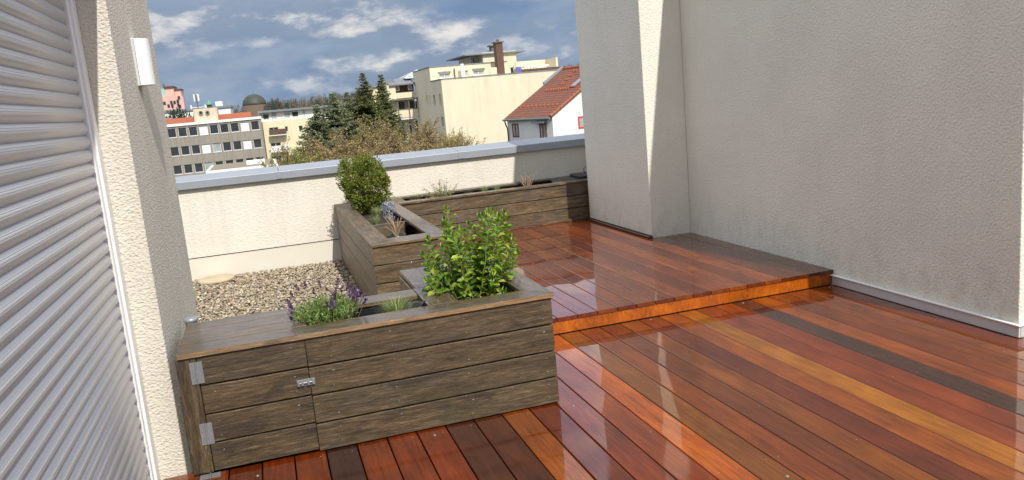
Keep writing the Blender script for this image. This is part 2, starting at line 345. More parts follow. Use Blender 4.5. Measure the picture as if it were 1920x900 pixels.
def board(mb, x0, x1, y0, y1, top, col, th=.026, cup=.00022):
    """one plank: cupped, slightly tilted and wavy top, rounded long edges"""
    n = 9; ny = max(2, int((y1-y0)/.35)+1); ys = np.linspace(y0, y1, ny); W = x1-x0
    tilt = rnd.uniform(-.0011, .0011); ph = rnd.uniform(0, 6.28); cp = cup*rnd.uniform(.3, 1.5)*rnd.choice((1, 1, -1))
    us = [0, .010, .026, .04, .25, .5, .75, .96, .974, .990, 1]; dz = [-.004, -.0010, 0, 0, 0, 0, 0, 0, 0, -.0010, -.004]; vs = []
    for y in ys:
        tw = tilt+.0005*math.sin(y*1.7+ph)
        for u, d in zip(us, dz): vs.append((x0+u*W, y, top+d-cp*(1-(2*u-1)**2)+tw*(u-.5)*W+.00012*math.sin(y*2.3+ph*2)))
    k = len(us); fs = [(j*k+i, j*k+i+1, (j+1)*k+i+1, (j+1)*k+i) for j in range(ny-1) for i in range(k-1)]
    mb.add(vs, fs, 0, col, True)
    b = top-th; e = .0045
    q = lambda j, i: vs[j*k+i]
    mb.add([q(0, i) for i in range(k)]+[(x1, y0, b), (x0, y0, b)], [tuple(range(k+2))[::-1]], 0, col)
    mb.add([q(ny-1, i) for i in range(k)]+[(x1, y1, b), (x0, y1, b)], [tuple(range(k+2))], 0, col)
    for i, x in ((0, x0), (k-1, x1)):
        mb.add([q(j, i) for j in range(ny)]+[(x, ys[j], b) for j in range(ny)][::-1], [tuple(range(2*ny))], 0, col)
# lower deck
G = .0055; mb = MB(); screws = MB()
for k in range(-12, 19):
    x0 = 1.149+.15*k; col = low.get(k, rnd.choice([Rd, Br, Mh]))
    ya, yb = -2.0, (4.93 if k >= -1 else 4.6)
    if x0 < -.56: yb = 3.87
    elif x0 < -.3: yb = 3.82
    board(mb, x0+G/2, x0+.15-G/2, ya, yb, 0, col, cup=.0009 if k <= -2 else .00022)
for k in range(19, 34):
    x0 = 1.149+.15*k; board(mb, x0+G/2, x0+.15-G/2, -2, 3.352, 0, rnd.choice([Rd, Br, Mh, Ol]))
ld = struct(mb.build('lower_deck', M['deck']))
for k in range(-8, 19):
    for j, y in enumerate((2.25, 2.75, 3.25, 3.75, 4.3, 4.86)):
        for u in (.03, .12):
            if rnd.random() < .80 or (1.149+.15*k+u < 1.34 and y > 3.75): continue
            x = 1.149+.15*k+u; MB().lathe((x, y+rnd.uniform(-.012, .012), -.0035), [(.0028, 0), (.0028, .0040), (.002, .0045)], 8).build('screw', M['steel'], ld)
for px, py in ((1075, 761), (1393, 568), (1220, 599), (1556, 538), (483, 892), (815, 816), (1476, 893)):
    q = atz(px, py, 0); MB().lathe((q[0], q[1], -.003), [(.008, 0), (.008, .004), (.006, .006), (.003, .0064)], 12).build('deck_light', M['steel'], ld)
sub = MB().box(-1.0, 6.2, -2, 4.6, -.16, -.07).box(.72, 4.0, 4.97, 9.3, -.16, .02)
sub.build('deck_joists', M['black'], ld)
# upper deck
mb = MB()
for k in range(-8, 14):
    x0 = 1.895+.1484*k; x1 = x0+.1484; x1 = min(x1, 3.984)
    if k == 13: x1 = 3.984
    ye = 8.70 if x0 > 1.30 else 6.19
    if x0 >= 3.53: ye = 7.038
    col = upc[k] if k >= 0 else rnd.choice([Rd, Br, Mh])
    board(mb, x0+G/2, x1-G/2, 4.937, ye, .117, col)
ud = struct(mb.build('upper_deck', M['deck']))
MB().box(.72, 3.984, 4.946, 4.966, .003, .0905, tint=(.80, .225, .026)).build('step_riser', M['deck'], ud, .002)
MB().box(3.535, 3.549, 7.02, 8.60, .1175, .145, tint=(.10, .03, .02)).box(3.50, 3.536, 7.02, 8.60, .1175, .137, tint=(.12, .036, .022)).build('edge_strip', M['deck'], ud, .002)
MB().box(1.36, 3.55, 8.62, 8.684, .118, .150, tint=(.9, .7, .6)).build('foot_board', M['wood_x'], ud, .003)
# loose plank with hinge in front of the storage box
pl = thing('floor_flap', (-.45, 3.76, 0), 'small reddish plank flap with steel hinge at the foot of the storage box', 'floor flap')
MB().box(-.565, -.362, 3.60, 3.792, .0015, .013, tint=(.30, .085, .03)).build('flap_board', M['deck'], pl, .002)
h = MB().box(-.475, -.435, 3.735, 3.785, .0135, .0155).box(-.425, -.385, 3.735, 3.785, .0135, .0155).tube([(-.43, 3.735, .017), (-.43, 3.785, .017)], .004)
h.build('hinge', M['steel'], pl)
# ---- gravel
gb = MB().add([(-1.6, 3.9, -.11), (.72, 3.9, -.11), (.72, 9.36, -.11), (-1.6, 9.36, -.11)], [(0, 1, 2, 3)]); struct(gb.build('gravel_base', plain('grit', (.16, .13, .095), .95, 0, .6, 60)))
def stones(name, n, x0, x1, y0, y1, z, smin, smax, cols):
    t = (1+5**.5)/2; ico = np.array([(-1, t, 0), (1, t, 0), (-1, -t, 0), (1, -t, 0), (0, -1, t), (0, 1, t), (0, -1, -t), (0, 1, -t), (t, 0, -1), (t, 0, 1), (-t, 0, -1), (-t, 0, 1)])/math.hypot(1, t)
    fc = [(0, 11, 5), (0, 5, 1), (0, 1, 7), (0, 7, 10), (0, 10, 11), (1, 5, 9), (5, 11, 4), (11, 10, 2), (10, 7, 6), (7, 1, 8), (3, 9, 4), (3, 4, 2), (3, 2, 6), (3, 6, 8), (3, 8, 9), (4, 9, 5), (2, 4, 11), (6, 2, 10), (8, 6, 7), (9, 8, 1)]
    vs = [tuple(v) for v in ico]; mid = {}; f2 = []
    def md(a, b):
        k = (min(a, b), max(a, b))
        if k not in mid:
            q = (np.array(vs[a])+np.array(vs[b]))/2; vs.append(tuple(q/np.linalg.norm(q))); mid[k] = len(vs)-1
        return mid[k]
    for a, b, c in fc:
        x, y_, w = md(a, b), md(b, c), md(c, a); f2 += [(a, x, w), (b, y_, x), (c, w, y_), (x, y_, w)]
    base = np.array(vs); fc = np.array(f2); nv = len(base)
    s = rng.uniform(smin, smax, n); sc_ = np.c_[s, s*rng.uniform(.6, .95, n), s*rng.uniform(.4, .7, n)]
    V = base[None]*(1+.16*rng.normal(size=(n, nv, 1)).clip(-1.3, 1.3))*sc_[:, None, :]
    th = rng.uniform(0, 6.28, n); ti = rng.normal(0, .35, n); ct, st = np.cos(ti)[:, None], np.sin(ti)[:, None]
    Y = V[:, :, 1]*ct-V[:, :, 2]*st; Z = V[:, :, 1]*st+V[:, :, 2]*ct; c, s_ = np.cos(th)[:, None], np.sin(th)[:, None]
    V = np.stack([V[:, :, 0]*c-Y*s_, V[:, :, 0]*s_+Y*c, Z], 2)
    P = np.c_[rng.uniform(x0, x1, n), rng.uniform(y0, y1, n), z+rng.uniform(-.022, .012, n)]
    V = (V+P[:, None]).reshape(-1, 3); Fc = (fc[None]+(np.arange(n)*nv)[:, None, None]).reshape(-1, 3)
    o = fast_mesh(name, V, Fc, np.repeat(pick(cols, n, .25), len(fc), axis=0), M['pebble'], None, True); o['kind'] = 'stuff'; return o
gcol = [(.36, .29, .20), (.44, .37, .26), (.27, .22, .16), (.38, .30, .19), (.52, .46, .35), (.23, .20, .17), (.34, .30, .24), (.31, .24, .15)]
stones('gravel', 20000, -1.15, .71, 4.5, 9.34, -.080, .009, .017, gcol)
# ================================================================== WALLS OF THE TERRACE
rw = thing('rendered_wall', (4.6, 5, -.2), 'tall shaded rough rendered wall with pier on the right side of the terrace', 'house wall')
MB().box(3.985, 7, 3.377, 7.3, -.3, 3.57).build('wall', M['stucco_right'], rw, .006)
MB().box(3.55, 3.984, 7.04, 8.598, .1, 3.3).box(3.984, 7, 7.3, 8.598, -.3, 3.3).build('pier', M['stucco_right'], rw, .006)
MB().box(3.31, 7, 6.2, 8.62, 3.302, 3.45).build('shadow_slab', M['f_roof'], rw)  # unseen slab, added and sized to cast the shadow on the parapet's right end
sk = MB().box(3.969, 3.983, 3.362, 4.94, .004, .072).box(3.955, 3.983, 3.35, 4.94, .073, .081, 1)
sk.box(3.984, 6.5, 3.36, 3.375, .004, .072).box(3.984, 6.5, 3.35, 3.375, .073, .081, 1)
sk.build('skirting', [M['skirt'], M['white']], rw, .002)
lw = thing('shutter_wall', (-1.2, 4.6, -.2), 'coarse cream rendered wall corner between the roller shutter and the gravel', 'house wall')
MB().box(-3, -.543, 3.88, 5.5, -.3, 4.2).build('wall', M['stucco_left'], lw, .008)
MB().box(-3, -.543, -4, 3.879, 2.40, 4.2).build('lintel', M['stucco_left'], lw, .006)
# roller shutter
rs = thing('roller_shutter', (-.72, 1.5, 0), 'closed grey aluminium roller shutter with wide rounded slats at the left', 'roller shutter')
mb = MB(); P = .0563; prof = []
nz = int(2.40/P)
for i in range(-1, nz+1):
    z0 = .319+P*(i-6)
    pts = []
    for t in (0, .03, .07, .14, .22, .32, .42, .52, .55, .565, .58, .61, .68, .71, .725, .74, .77, .84, .90, .95, .98, 1):
        a = math.pi*t; x = -.692+.0170*math.sin(a)**.75; z = z0+P*t
        pts.append((x, z))
    g = [(p[0]-(.0020 if j in (9, 14) else 0), p[1]) for j, p in enumerate(pts)]
    ysl = [-1.5, 0, 1.5, 3.0, 3.735, 3.748, 3.756]; ins = [0, 0, 0, 0, 0, .3, .75]
    vs = []
    for y, q in zip(ysl, ins):
        for (x, z) in g:
            zc = z0+P/2; vs.append((x-(x+.690)*q*1.0, y, zc+(z-zc)*(1-q*.25)))
    k = len(g); fs = [(j*k+i2, j*k+i2+1, (j+1)*k+i2+1, (j+1)*k+i2) for j in range(len(ysl)-1) for i2 in range(k-1)]
    mb.add(vs, fs, 0, None, True)
mb.build('slat_curtain', M['slat'], rs)
MB().box(-.72, -.702, -1.5, 3.76, -.05, 2.4).build('backing', M['black'], rs)
MB().box(-.72, -.672, 3.762, 3.800, .0, 2.399).box(-.72, -.660, 3.801, 3.878, .0, 2.399).build('guide_rail', M['rail'], rs, .004)
# wall lamp
lm = thing('wall_lamp', (-.53, 4.64, 1.98), 'white half round opal wall lamp on the cream wall corner', 'wall lamp')
lz0, lz1, ly0, ly1 = 1.835, 2.065, 4.45, 4.60
MB().box(-.543, -.530, ly0-.004, ly1+.004, lz0-.002, lz1+.002).build('back_plate', M['skirt'], lm, .002)
arc = [(-.529, ly0)]+[(-.529+.062*math.sin(a), ly0+.075-.075*math.cos(a)) for a in np.linspace(.5, math.pi-.5, 9)]+[(-.529, ly1)]
MB().prism(arc, lz0, lz1).build('lamp_shade', M['lamp'], lm, .003)
# parapet
pw = thing('parapet_wall', (1.4, 9.45, -.1), 'low cream rendered parapet wall with grey metal coping along the roof edge', 'parapet')
MB().box(-3, 5.5, 9.35, 9.68, .172, .93).build('wall', M['stucco_parapet'], pw)
MB().box(-3, 5.5, 9.362, 9.68, -.2, .160).build('plinth', M['plinth'], pw)
MB().box(-3, 5.5, 9.37, 9.67, .160, .172).build('joint', M['black'], pw)
xs = [-3, .15, 2.24, 2.98, 3.10, 5.5]; mb = MB()
for a, b in zip(xs[:-1], xs[1:]):
    mb.prism([(9.295, .935), (9.295, 1.018), (9.73, 1.058), (9.73, .935)], a+.002, b-.002, T=lambda y, z, x: (x, y, z))
    mb.box(b-.03, b+.03, 9.290, 9.2945, .94, 1.02)
mb.build('coping', M['zinc'], pw, .003)
# ================================================================== PLANTERS
def planks_x(mb, x0, x1, y0, y1, z0, z1, n, mi=0, gap=.008, seams=()):
    H = (z1-z0)/n; cuts = [x0, *seams, x1]
    for i in range(n):
        for a, b in zip(cuts[:-1], cuts[1:]): mb.box(a+(.001 if a != x0 else 0), b-(.002 if b != x1 else 0), y0, y1, z0+H*i+gap/2, z0+H*(i+1)-gap/2, mi, rt(.14))
# --- storage box + shrub wing
sb = thing('storage_planter', (.4, 4.1, 0), 'long weathered timber storage box and planter with wet lid in the foreground', 'planter')
mb = MB(); planks_x(mb, .0715, 1.32, 3.80, 3.824, .004, .578, 4); mb.build('front_panel', M['box_x'], sb, .003)
MB().box(-.505, -.416, 3.80, 3.83, .014, .577).build('post', M['wood_z'], sb, .003)
mb = MB(); planks_x(mb, -.413, .0695, 3.801, 3.824, .014, .578, 4); door = mb.build('door', M['box_x'], sb, .003)
for zc in (.503, .206):
    h = MB(); h.box(-.447, -.424, 3.7955, 3.799, zc-.052, zc+.052).box(-.416, -.392, 3.7955, 3.799, zc-.052, zc+.052)
    h.tube([(-.420, 3.794, zc-.052), (-.420, 3.794, zc+.052)], .0048)
    for zz in (-.038, -.012, .014, .038):
        for x in (-.437, -.402): h.tube([(x, 3.796, zc+zz), (x, 3.7935, zc+zz)], .0035, 8)
    h.build('hinge', M['steel'], door)
h = MB().box(.008, .094, 3.7955, 3.799, .350, .382).tube([(.012, 3.788, .367), (.090, 3.788, .367)], .0055)
for x in (.016, .034, .062, .085): h.box(x-.005, x+.005, 3.781, 3.797, .355, .379)
h.build('latch', M['steel'], door, .0008)
mb = MB(); planks_x(mb, -.49, .725, 4.335, 4.36, -.09, .578, 4); mb.build('back_panel', M['wood_x'], sb, .003)
mb = MB(); mb2 = MB()
for i in range(4): mb.box(.712, .735, 4.365, 4.92, -.09+.167*i, -.09+.167*(i+1)-.008, 0, (1.6, 1.6, 1.6)); mb2.box(1.297, 1.32, 3.826, 4.92, .004+.1435*i, .004+.1435*(i+1)-.008, 0, rt())
mb.build('side_panel', M['wood_y'], sb, .003); mb2.build('side_panel', M['wood_y'], sb, .003)
mb = MB(); planks_x(mb, .736, 1.296, 4.90, 4.924, .004, .578, 4); mb.build('end_panel', M['wood_x'], sb, .003)
zl0, zl1 = .579, .603
# rims and lid: mitred where the photo shows it
def tp(mb, poly, mi=0, t=None, z0=zl0, z1=zl1): mb.prism(poly, z0, z1, mi, t or rt(.12))
mb = MB(); tp(mb, [(-.492, 3.788), (1.331, 3.788), (1.205, 3.945), (-.492, 3.945)]); fr = mb.build('front_rim', [M['lid_x']], sb, .002)
MB().box(-.491, 1.330, 3.7855, 3.7878, zl0+.0015, zl1-.0015).build('rim_edge', M['wood_edge'], sb)
mb = MB(); tp(mb, [(-.492, 3.952), (.094, 3.952), (.094, 4.078), (-.492, 4.078)]); tp(mb, [(-.492, 4.086), (.094, 4.086), (.094, 4.225), (-.492, 4.225)]); tp(mb, [(-.492, 4.231), (.094, 4.231), (.094, 4.378), (-.492, 4.378)])
mb.build('lid', M['lid_x'], sb, .003)
mb = MB(); tp(mb, [(.099, 4.215), (.700, 4.215), (.700, 4.372), (.099, 4.372)], t=(1.1, .95, .85)); mb.build('back_rim', M['wood_x'], sb, .004)
mb = MB(); tp(mb, [(.703, 3.95), (.862, 3.95), (.862, 4.375), (.703, 4.375)]); tp(mb, [(.722, 4.378), (.880, 4.378), (.880, 4.936), (.722, 4.936)])
tp(mb, [(1.334, 3.795), (1.334, 4.936), (1.200, 4.936), (1.200, 3.952)]); tp(mb, [(.884, 4.76), (1.197, 4.76), (1.197, 4.936), (.884, 4.936)])
mb.build('wing_rim', M['lid_y'], sb, .002)
MB().box(-.48, .72, 3.83, 4.33, .03, .05).box(.10, .70, 3.83, 4.33, .44, .47).box(.75, 1.29, 3.83, 4.9, .44, .47).build('soil', M['soil'], sb)
mb = MB(); mb.box(.10, .70, 3.9, 3.906, .40, .575).box(.10, .70, 4.2, 4.206, .4, .575).box(.10, .106, 3.9, 4.2, .4, .575).box(.694, .70, 3.9, 4.2, .4, .575)
mb.box(.87, 1.2, 3.955, 3.961, .4, .575).box(.868, .874, 3.96, 4.75, .4, .575).box(1.194, 1.2, 3.96, 4.75, .4, .575).build('liner', M['black'], sb)
for x in (-.36, -.0, .18, .48, .85, 1.27):
    for i in range(4):
        for dz in (.035, .108): 
            if rnd.random() < .8: zz = .006+.1435*i+dz; MB().tube([(x+rnd.uniform(-.01, .01), 3.8005, zz), (x, 3.7985, zz)], .0026, 8).build('screw', M['steel'], sb)
# folded plastic bag in the open bed
q = atz(795, 565, .60); bg = MB()
vs = []; 
for i in range(9):
    for j in range(6):
        u, v = i/8, j/5; vs.append((.60+.085*u+.02*math.sin(v*5), 3.955+.20*v+.012*math.sin(u*9+j), .555+.052*u*(1-.6*v)+.014*math.sin(7*u+3*v)+.008*rnd.random()))
bg.add(vs, [(i*6+j, i*6+j+1, (i+1)*6+j+1, (i+1)*6+j) for i in range(8) for j in range(5)], 0, None, True)
ob = tag(bg.build('crumpled_foil', M['black']), 'crumpled shiny black plastic foil sticking out of the planter bed beside the grass tuft', 'plastic foil')
s_ = ob.modifiers.new('solid', 'SOLIDIFY'); s_.thickness = .003
# --- middle planter
mp = thing('corner_planter', (1.02, 7.7, -.1), 'weathered timber planter holding the boxwood, standing at the edge of the gravel', 'planter')
mb = MB()
for i in range(4):
    mb.box(.715, .738, 6.222, 9.33, -.10+.163*i, -.10+.163*(i+1)-.008, 0, (1.15*rnd.uniform(.9, 1.1),)*3)
mb.build('side_panel', M['wood_y'], mp, .003)
mb = MB(); planks_x(mb, .715, 1.322, 6.197, 6.221, -.04, .552, 4); mb.build('front_panel', M['wood_x'], mp, .003)
MB().box(1.30, 1.322, 6.222, 9.32, .13, .55).build('inner_panel', M['wood_y'], mp)
z0, z1 = .553, .577; mb = MB()
tp(mb, [(.706, 6.185), (.868, 6.42), (.868, 9.33), (.706, 9.33)], 0, (1.1,)*3, z0, z1); mb.build('side_rim', M['wood_y'], mp, .003)
mb = MB(); tp(mb, [(.706, 6.183), (1.333, 6.183), (1.19, 6.42), (.870, 6.42)], 0, (1.15, 1.1, 1.0), z0, z1); mb.build('front_rim', M['wood_x'], mp, .004)
mb = MB(); tp(mb, [(1.335, 6.19), (1.333, 9.0), (1.193, 9.0), (1.193, 6.42)], 0, None, z0, z1); mb.build('right_rim', M['lid_y'], mp, .003)
MB().box(.87, 1.19, 7.42, 7.45, .30, .552).build('divider', M['wood_x'], mp, .003)
MB().box(.74, 1.3, 6.23, 7.42, .36, .39).box(.74, 1.3, 7.5, 9.3, .47, .50).build('soil', M['soil'], mp)
# --- long planter by the parapet
fp = thing('long_planter', (2.6, 9.0, .1), 'long low weathered timber planter standing against the parapet on the upper deck', 'planter')
mb = MB(); planks_x(mb, 1.36, 4.3, 8.69, 8.714, .122, .552, 3); mb.build('front_panel', M['wood_x'], fp, .003)
MB().box(1.34, 4.3, 8.672, 8.79, .553, .577, 0, (1.1, .98, .9)).build('front_rim', M['wood_x'], fp, .003)
MB().box(1.34, 4.3, 9.19, 9.335, .553, .577, 0, (.6, .6, .6)).box(1.34, 4.3, 9.3, 9.33, .12, .552, 0, (.6, .6, .6)).build('back_rim', M['wood_x'], fp, .003)
MB().box(1.335, 1.45, 8.792, 9.188, .553, .577, 0, (.9,)*3).build('end_rim', M['wood_y'], fp, .003)
MB().box(1.36, 4.3, 8.72, 9.29, .46, .49).build('soil', M['soil'], fp)
# black cover with a loop handle at the far end
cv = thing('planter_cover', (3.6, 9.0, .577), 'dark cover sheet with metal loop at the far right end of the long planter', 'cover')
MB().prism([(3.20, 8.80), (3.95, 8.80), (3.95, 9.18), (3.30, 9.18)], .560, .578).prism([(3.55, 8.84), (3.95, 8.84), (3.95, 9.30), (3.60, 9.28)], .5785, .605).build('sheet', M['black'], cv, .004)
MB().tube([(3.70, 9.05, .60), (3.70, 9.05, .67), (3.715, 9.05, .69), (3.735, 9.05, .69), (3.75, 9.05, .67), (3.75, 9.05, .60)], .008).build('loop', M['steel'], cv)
# round slab, pipe stub
tag(MB().lathe((-.66, 9.14, -.075), [(.19, 0), (.195, .012), (.19, .03), (.18, .034)], 36).build('stepping_stone', M['disc']), 'round beige stone slab lying on the gravel by the parapet', 'stone slab')
tag(MB().lathe((-.480, 4.47, -.1), [(.030, 0), (.030, .69), (.036, .695), (.036, .712), (.030, .712)], 20).build('pipe_stub', M['zinc']), 'short grey pipe end behind the storage box lid at the wall corner', 'pipe')
# ================================================================== PLANTS ON THE TERRACE
def leafy(name, P, D, U, Ln, W, cols, mat, parent, fold=.25, var=.25):
    V, Fc = leaf_arrays(P, D, U, Ln, W, fold); t = pick(cols, len(P), var); return fast_mesh(name, V, Fc, np.tile(t, (2, 1)), mat, parent)
# boxwood
bx = thing('boxwood_shrub', (1.0, 8.72, .5), 'dense clipped boxwood bush with small green and ochre leaves in the corner planter', 'shrub')
n = 14000; c0 = np.array([1.0, 8.68, .835]); d = rand_dirs(n)
sup = (np.abs(d)**3.2).sum(1)**(-1/3.2); lump = 1+.13*np.sin(d[:, 0]*6+1)*np.sin(d[:, 2]*7+d[:, 1]*5)+.06*np.sin(d[:, 0]*17+d[:, 2]*13)+.06*rng.normal(size=n)
rr = rng.uniform(.25, 1, n)**.33*sup*lump; rad = np.array([.235, .24, .275])
Pp = c0+d*rr[:, None]*rad; cl_ = rand_dirs(46); cs_ = (np.abs(cl_)**3.2).sum(1)**(-1/3.2); cc_ = c0+cl_*cs_[:, None]*rad*rng.uniform(.78, 1.03, (46, 1)); ix = rng.integers(0, 46, 8000); Pp[:8000] = cc_[ix]+rand_dirs(8000)*(rng.uniform(0, 1, (8000, 1))**.5)*np.array([.06, .06, .065]); Pp[:, 0] += .05*np.clip((.86-Pp[:, 2])/.2, -.6, 1); D = d*.6+rand_dirs(n)*.8+np.array([0, 0, .35])
leafy('foliage', Pp, D, rand_dirs(n), rng.uniform(.016, .027, n), rng.uniform(.010, .015, n), [(.11, .17, .02), (.15, .22, .025), (.22, .26, .035), (.08, .13, .018), (.27, .21, .045), (.17, .22, .025)], M['leaf'], bx)
mb = MB()
for i in range(60):
    dd = rand_dirs(1)[0]; dd[2] = abs(dd[2])*.8+.3; e = np.array([1.0, 8.7, .6])+dd*np.array([.17, .17, .30]); mb.tube([(1.0+rnd.uniform(-.03, .03), 8.72, .48), tuple((np.array([1.0, 8.7, .55])+e)/2+rand_dirs(1)[0]*.02), tuple(e)], [.009, .005, .002], 5)
mb.build('branches', M['bark'], bx)
# laurel-like shrub in the wing
sh = thing('leafy_shrub', (1.02, 4.30, .47), 'bright green broad leaved shrub with upright shoots in the foreground planter', 'shrub')
mb = MB(); Ps, Ds, Us, Ls, Ws = [], [], [], [], []
tops = [(835, 393), (800, 450), (795, 478), (860, 430), (905, 405), (925, 396), (945, 400), (955, 430), (962, 470), (885, 450), (850, 470), (820, 500), (905, 480), (935, 510), (870, 520), (810, 515), (945, 535), (880, 425), (835, 440), (915, 440), (840, 530), (900, 530)]
for i, (px, py) in enumerate(tops*3):
    Y = 4.3+rnd.uniform(-.22, .22); e = at(px+rnd.uniform(-12, 12)*(i >= len(tops)), py+rnd.uniform(0, 26)*(i >= len(tops)), Y)
    b = np.array([1.03+rnd.uniform(-.06, .06)+(e[0]-1.03)*.25, 4.3+(Y-4.3)*.4, .47]); mid = (b+e)/2+np.array([(e[0]-b[0])*.12, 0, .0])
    pts = [b+(mid-b)*t*2 if t < .5 else mid+(e-mid)*(t-.5)*2 for t in np.linspace(0, 1, 9)]
    pts = [p_+rand_dirs(1)[0]*.006 for p_ in pts]; mb.tube(pts, list(np.linspace(.0045, .0018, 9)), 5)
    ln = np.linalg.norm(e-b); k = int(ln/.0135)
    for j in range(k):
        t = .12+.88*j/k; f = t*8; i0 = min(int(f), 7); p_ = pts[i0]+(pts[i0+1]-pts[i0])*(f-i0); ax = pts[i0+1]-pts[i0]; ax /= np.linalg.norm(ax)
        a = j*1.571+rnd.uniform(-.5, .5); s1 = np.cross(ax, [.3, .9, .1]); s1 /= np.linalg.norm(s1); s2 = np.cross(ax, s1)
        out = s1*math.cos(a)+s2*math.sin(a); up = 1.0 if t > .93 else rnd.uniform(.1, .7)
        Ps.append(p_+out*.004); Ds.append(out+ax*up+np.array([0, 0, .1])); Us.append(ax+rand_dirs(1)[0]*.25); s0 = rnd.uniform(.7, 1.15)*(.65 if t > .94 else 1); Ls.append(.050*s0); Ws.append(.029*s0)
    for a in (0, 2.1, 4.2):                                             # a rosette of young leaves at the tip
        Ps.append(pts[-1]); Ds.append(np.array([math.cos(a)*.5, math.sin(a)*.5, 1])); Us.append(np.array([math.cos(a), math.sin(a), -.3])); Ls.append(.034); Ws.append(.014)
mb.build('stems', M['stem'], sh)
leafy('foliage', np.array(Ps), np.array(Ds), np.array(Us), np.array(Ls), np.array(Ws), [(.11, .22, .02), (.16, .29, .025), (.23, .36, .035), (.08, .17, .02), (.34, .42, .06), (.14, .26, .025)], M['leaf'], sh, .18)
# lavender
lv = thing('lavender_plant', (.20, 4.06, .5), 'lavender with purple flower heads in the foreground planter', 'flowering plant')
n = 130; Ps, Ds, Us, Ls, Ws = [], [], [], [], []; st_ = MB(); fl = []
for i in range(n):
    a = rnd.uniform(0, 6.28); r = math.sqrt(rnd.random()); e = np.array([.20+.185*r*math.cos(a), 4.06+.13*r*math.sin(a), .59+.12*(1-.55*r*r)*rnd.uniform(.75, 1.1)])
    b = np.array([.20+.06*r*math.cos(a), 4.06+.05*r*math.sin(a), .50]); fl.append((b, e))
    st_.tube([tuple(b), tuple((b+e)/2+np.array([0, 0, .015])), tuple(e)], [.0018, .0014, .001], 4)
    for j in range(15):
        t = .25+.75*j/15; p_ = b+(e-b)*t+np.array([0, 0, .03*t*(1-t)]); dd = rand_dirs(1)[0]*.9+np.array([0, 0, .7])
        Ps.append(p_); Ds.append(dd); Us.append(rand_dirs(1)[0]); Ls.append(rnd.uniform(.022, .036)); Ws.append(.0055)
st_.build('stems', M['stem'], lv)
leafy('foliage', np.array(Ps), np.array(Ds), np.array(Us), np.array(Ls), np.array(Ws), [(.17, .28, .07), (.24, .36, .11), (.12, .20, .05), (.30, .40, .14)], M['leaf_matt'], lv, .1)
Ps, Ds, Us, Ls, Ws, Cs = [], [], [], [], [], []; st_ = MB()
heads = []
for i in range(16):
    a = rnd.uniform(0, 6.28); r = rnd.uniform(.35, 1.0)**.6; e = np.array([.20+.20*r*math.cos(a), 4.06+.12*r*math.sin(a), .60+.115*(1-.6*r*r)*rnd.uniform(.85, 1.2)]); heads.append(e)
for px, py in ((560, 545), (548, 575), (552, 560), (650, 545), (665, 575), (660, 552), (600, 540), (632, 538), (553, 605), (590, 552), (662, 562), (575, 540)): heads.append(at(px, py, 3.98+rnd.uniform(0, .1)))
for e in heads:
    st_.tube([(e[0]*.8+.04, e[1], e[2]-.07), tuple(e)], .0012, 4)
    ax = np.array([(e[0]-.2)*1.2, (e[1]-4.06)*1.2, .35]); ax /= np.linalg.norm(ax); L_ = rnd.uniform(.022, .035)
    for j in range(34):
        t = rnd.random(); dd = rand_dirs(1)[0]; Ps.append(e+ax*L_*t+dd*.002); Ds.append(dd+ax*.6); Us.append(rand_dirs(1)[0]); Ls.append(.0085); Ws.append(.006)
    for j in range(4): dd = rand_dirs(1)[0]*.6+ax; Ps.append(e+ax*L_); Ds.append(dd); Us.append(rand_dirs(1)[0]); Ls.append(.017); Ws.append(.009)
st_.build('flower_stems', M['stem'], lv)
leafy('flowers', np.array(Ps), np.array(Ds), np.array(Us), np.array(Ls), np.array(Ws), [(.13, .06, .16), (.20, .11, .30), (.09, .04, .09), (.12, .055, .11), (.27, .16, .38)], M['leaf_matt'], lv, .2)
# grasses
gg = [(.22, .30, .10), (.30, .38, .16), (.16, .24, .09), (.36, .36, .20)]
def tuft(loc, n, h, sp, w, label, cols=gg, cat='grass tuft', group=None, base_r=.02):
    t = thing('grass_tuft', loc, label, cat, group); blades(loc, n, h, sp, w, cols, 'blades', t, M['leaf_matt'], .6, base_r); return t
tuft((.56, 4.06, .51), 520, .17, .13, .0028, 'fine green grass tuft beside the lavender in the foreground planter', base_r=.03)
tuft((1.02, 8.05, .50), 260, .20, .10, .004, 'pale green grass clump in front of the boxwood', [(.25, .30, .14), (.32, .36, .20), (.18, .24, .10)])
tuft((.96, 7.75, .50), 120, .13, .10, .004, 'low pale grass clump nearest the divider of the corner planter', [(.30, .32, .18), (.24, .30, .12)])
for (px, n, h, sp, lab) in ((777, 110, .14, .10, 'leftmost green grass tuft in the long planter by the parapet'), (881, 70, .12, .08, 'small dark grass tuft just right of the bushy herb in the long planter'),
                       (909, 110, .19, .08, 'tallest green grass tuft in the long planter by the parapet'), (933, 110, .17, .07, 'green grass tuft left of the dried stalks in the long planter')):
    q = at(px, 360, 8.92); tuft((q[0], 8.92, .49), n, h, sp, .004, lab, [(.14, .24, .08), (.20, .32, .12), (.26, .34, .16)], group='grass tufts in the long planter')
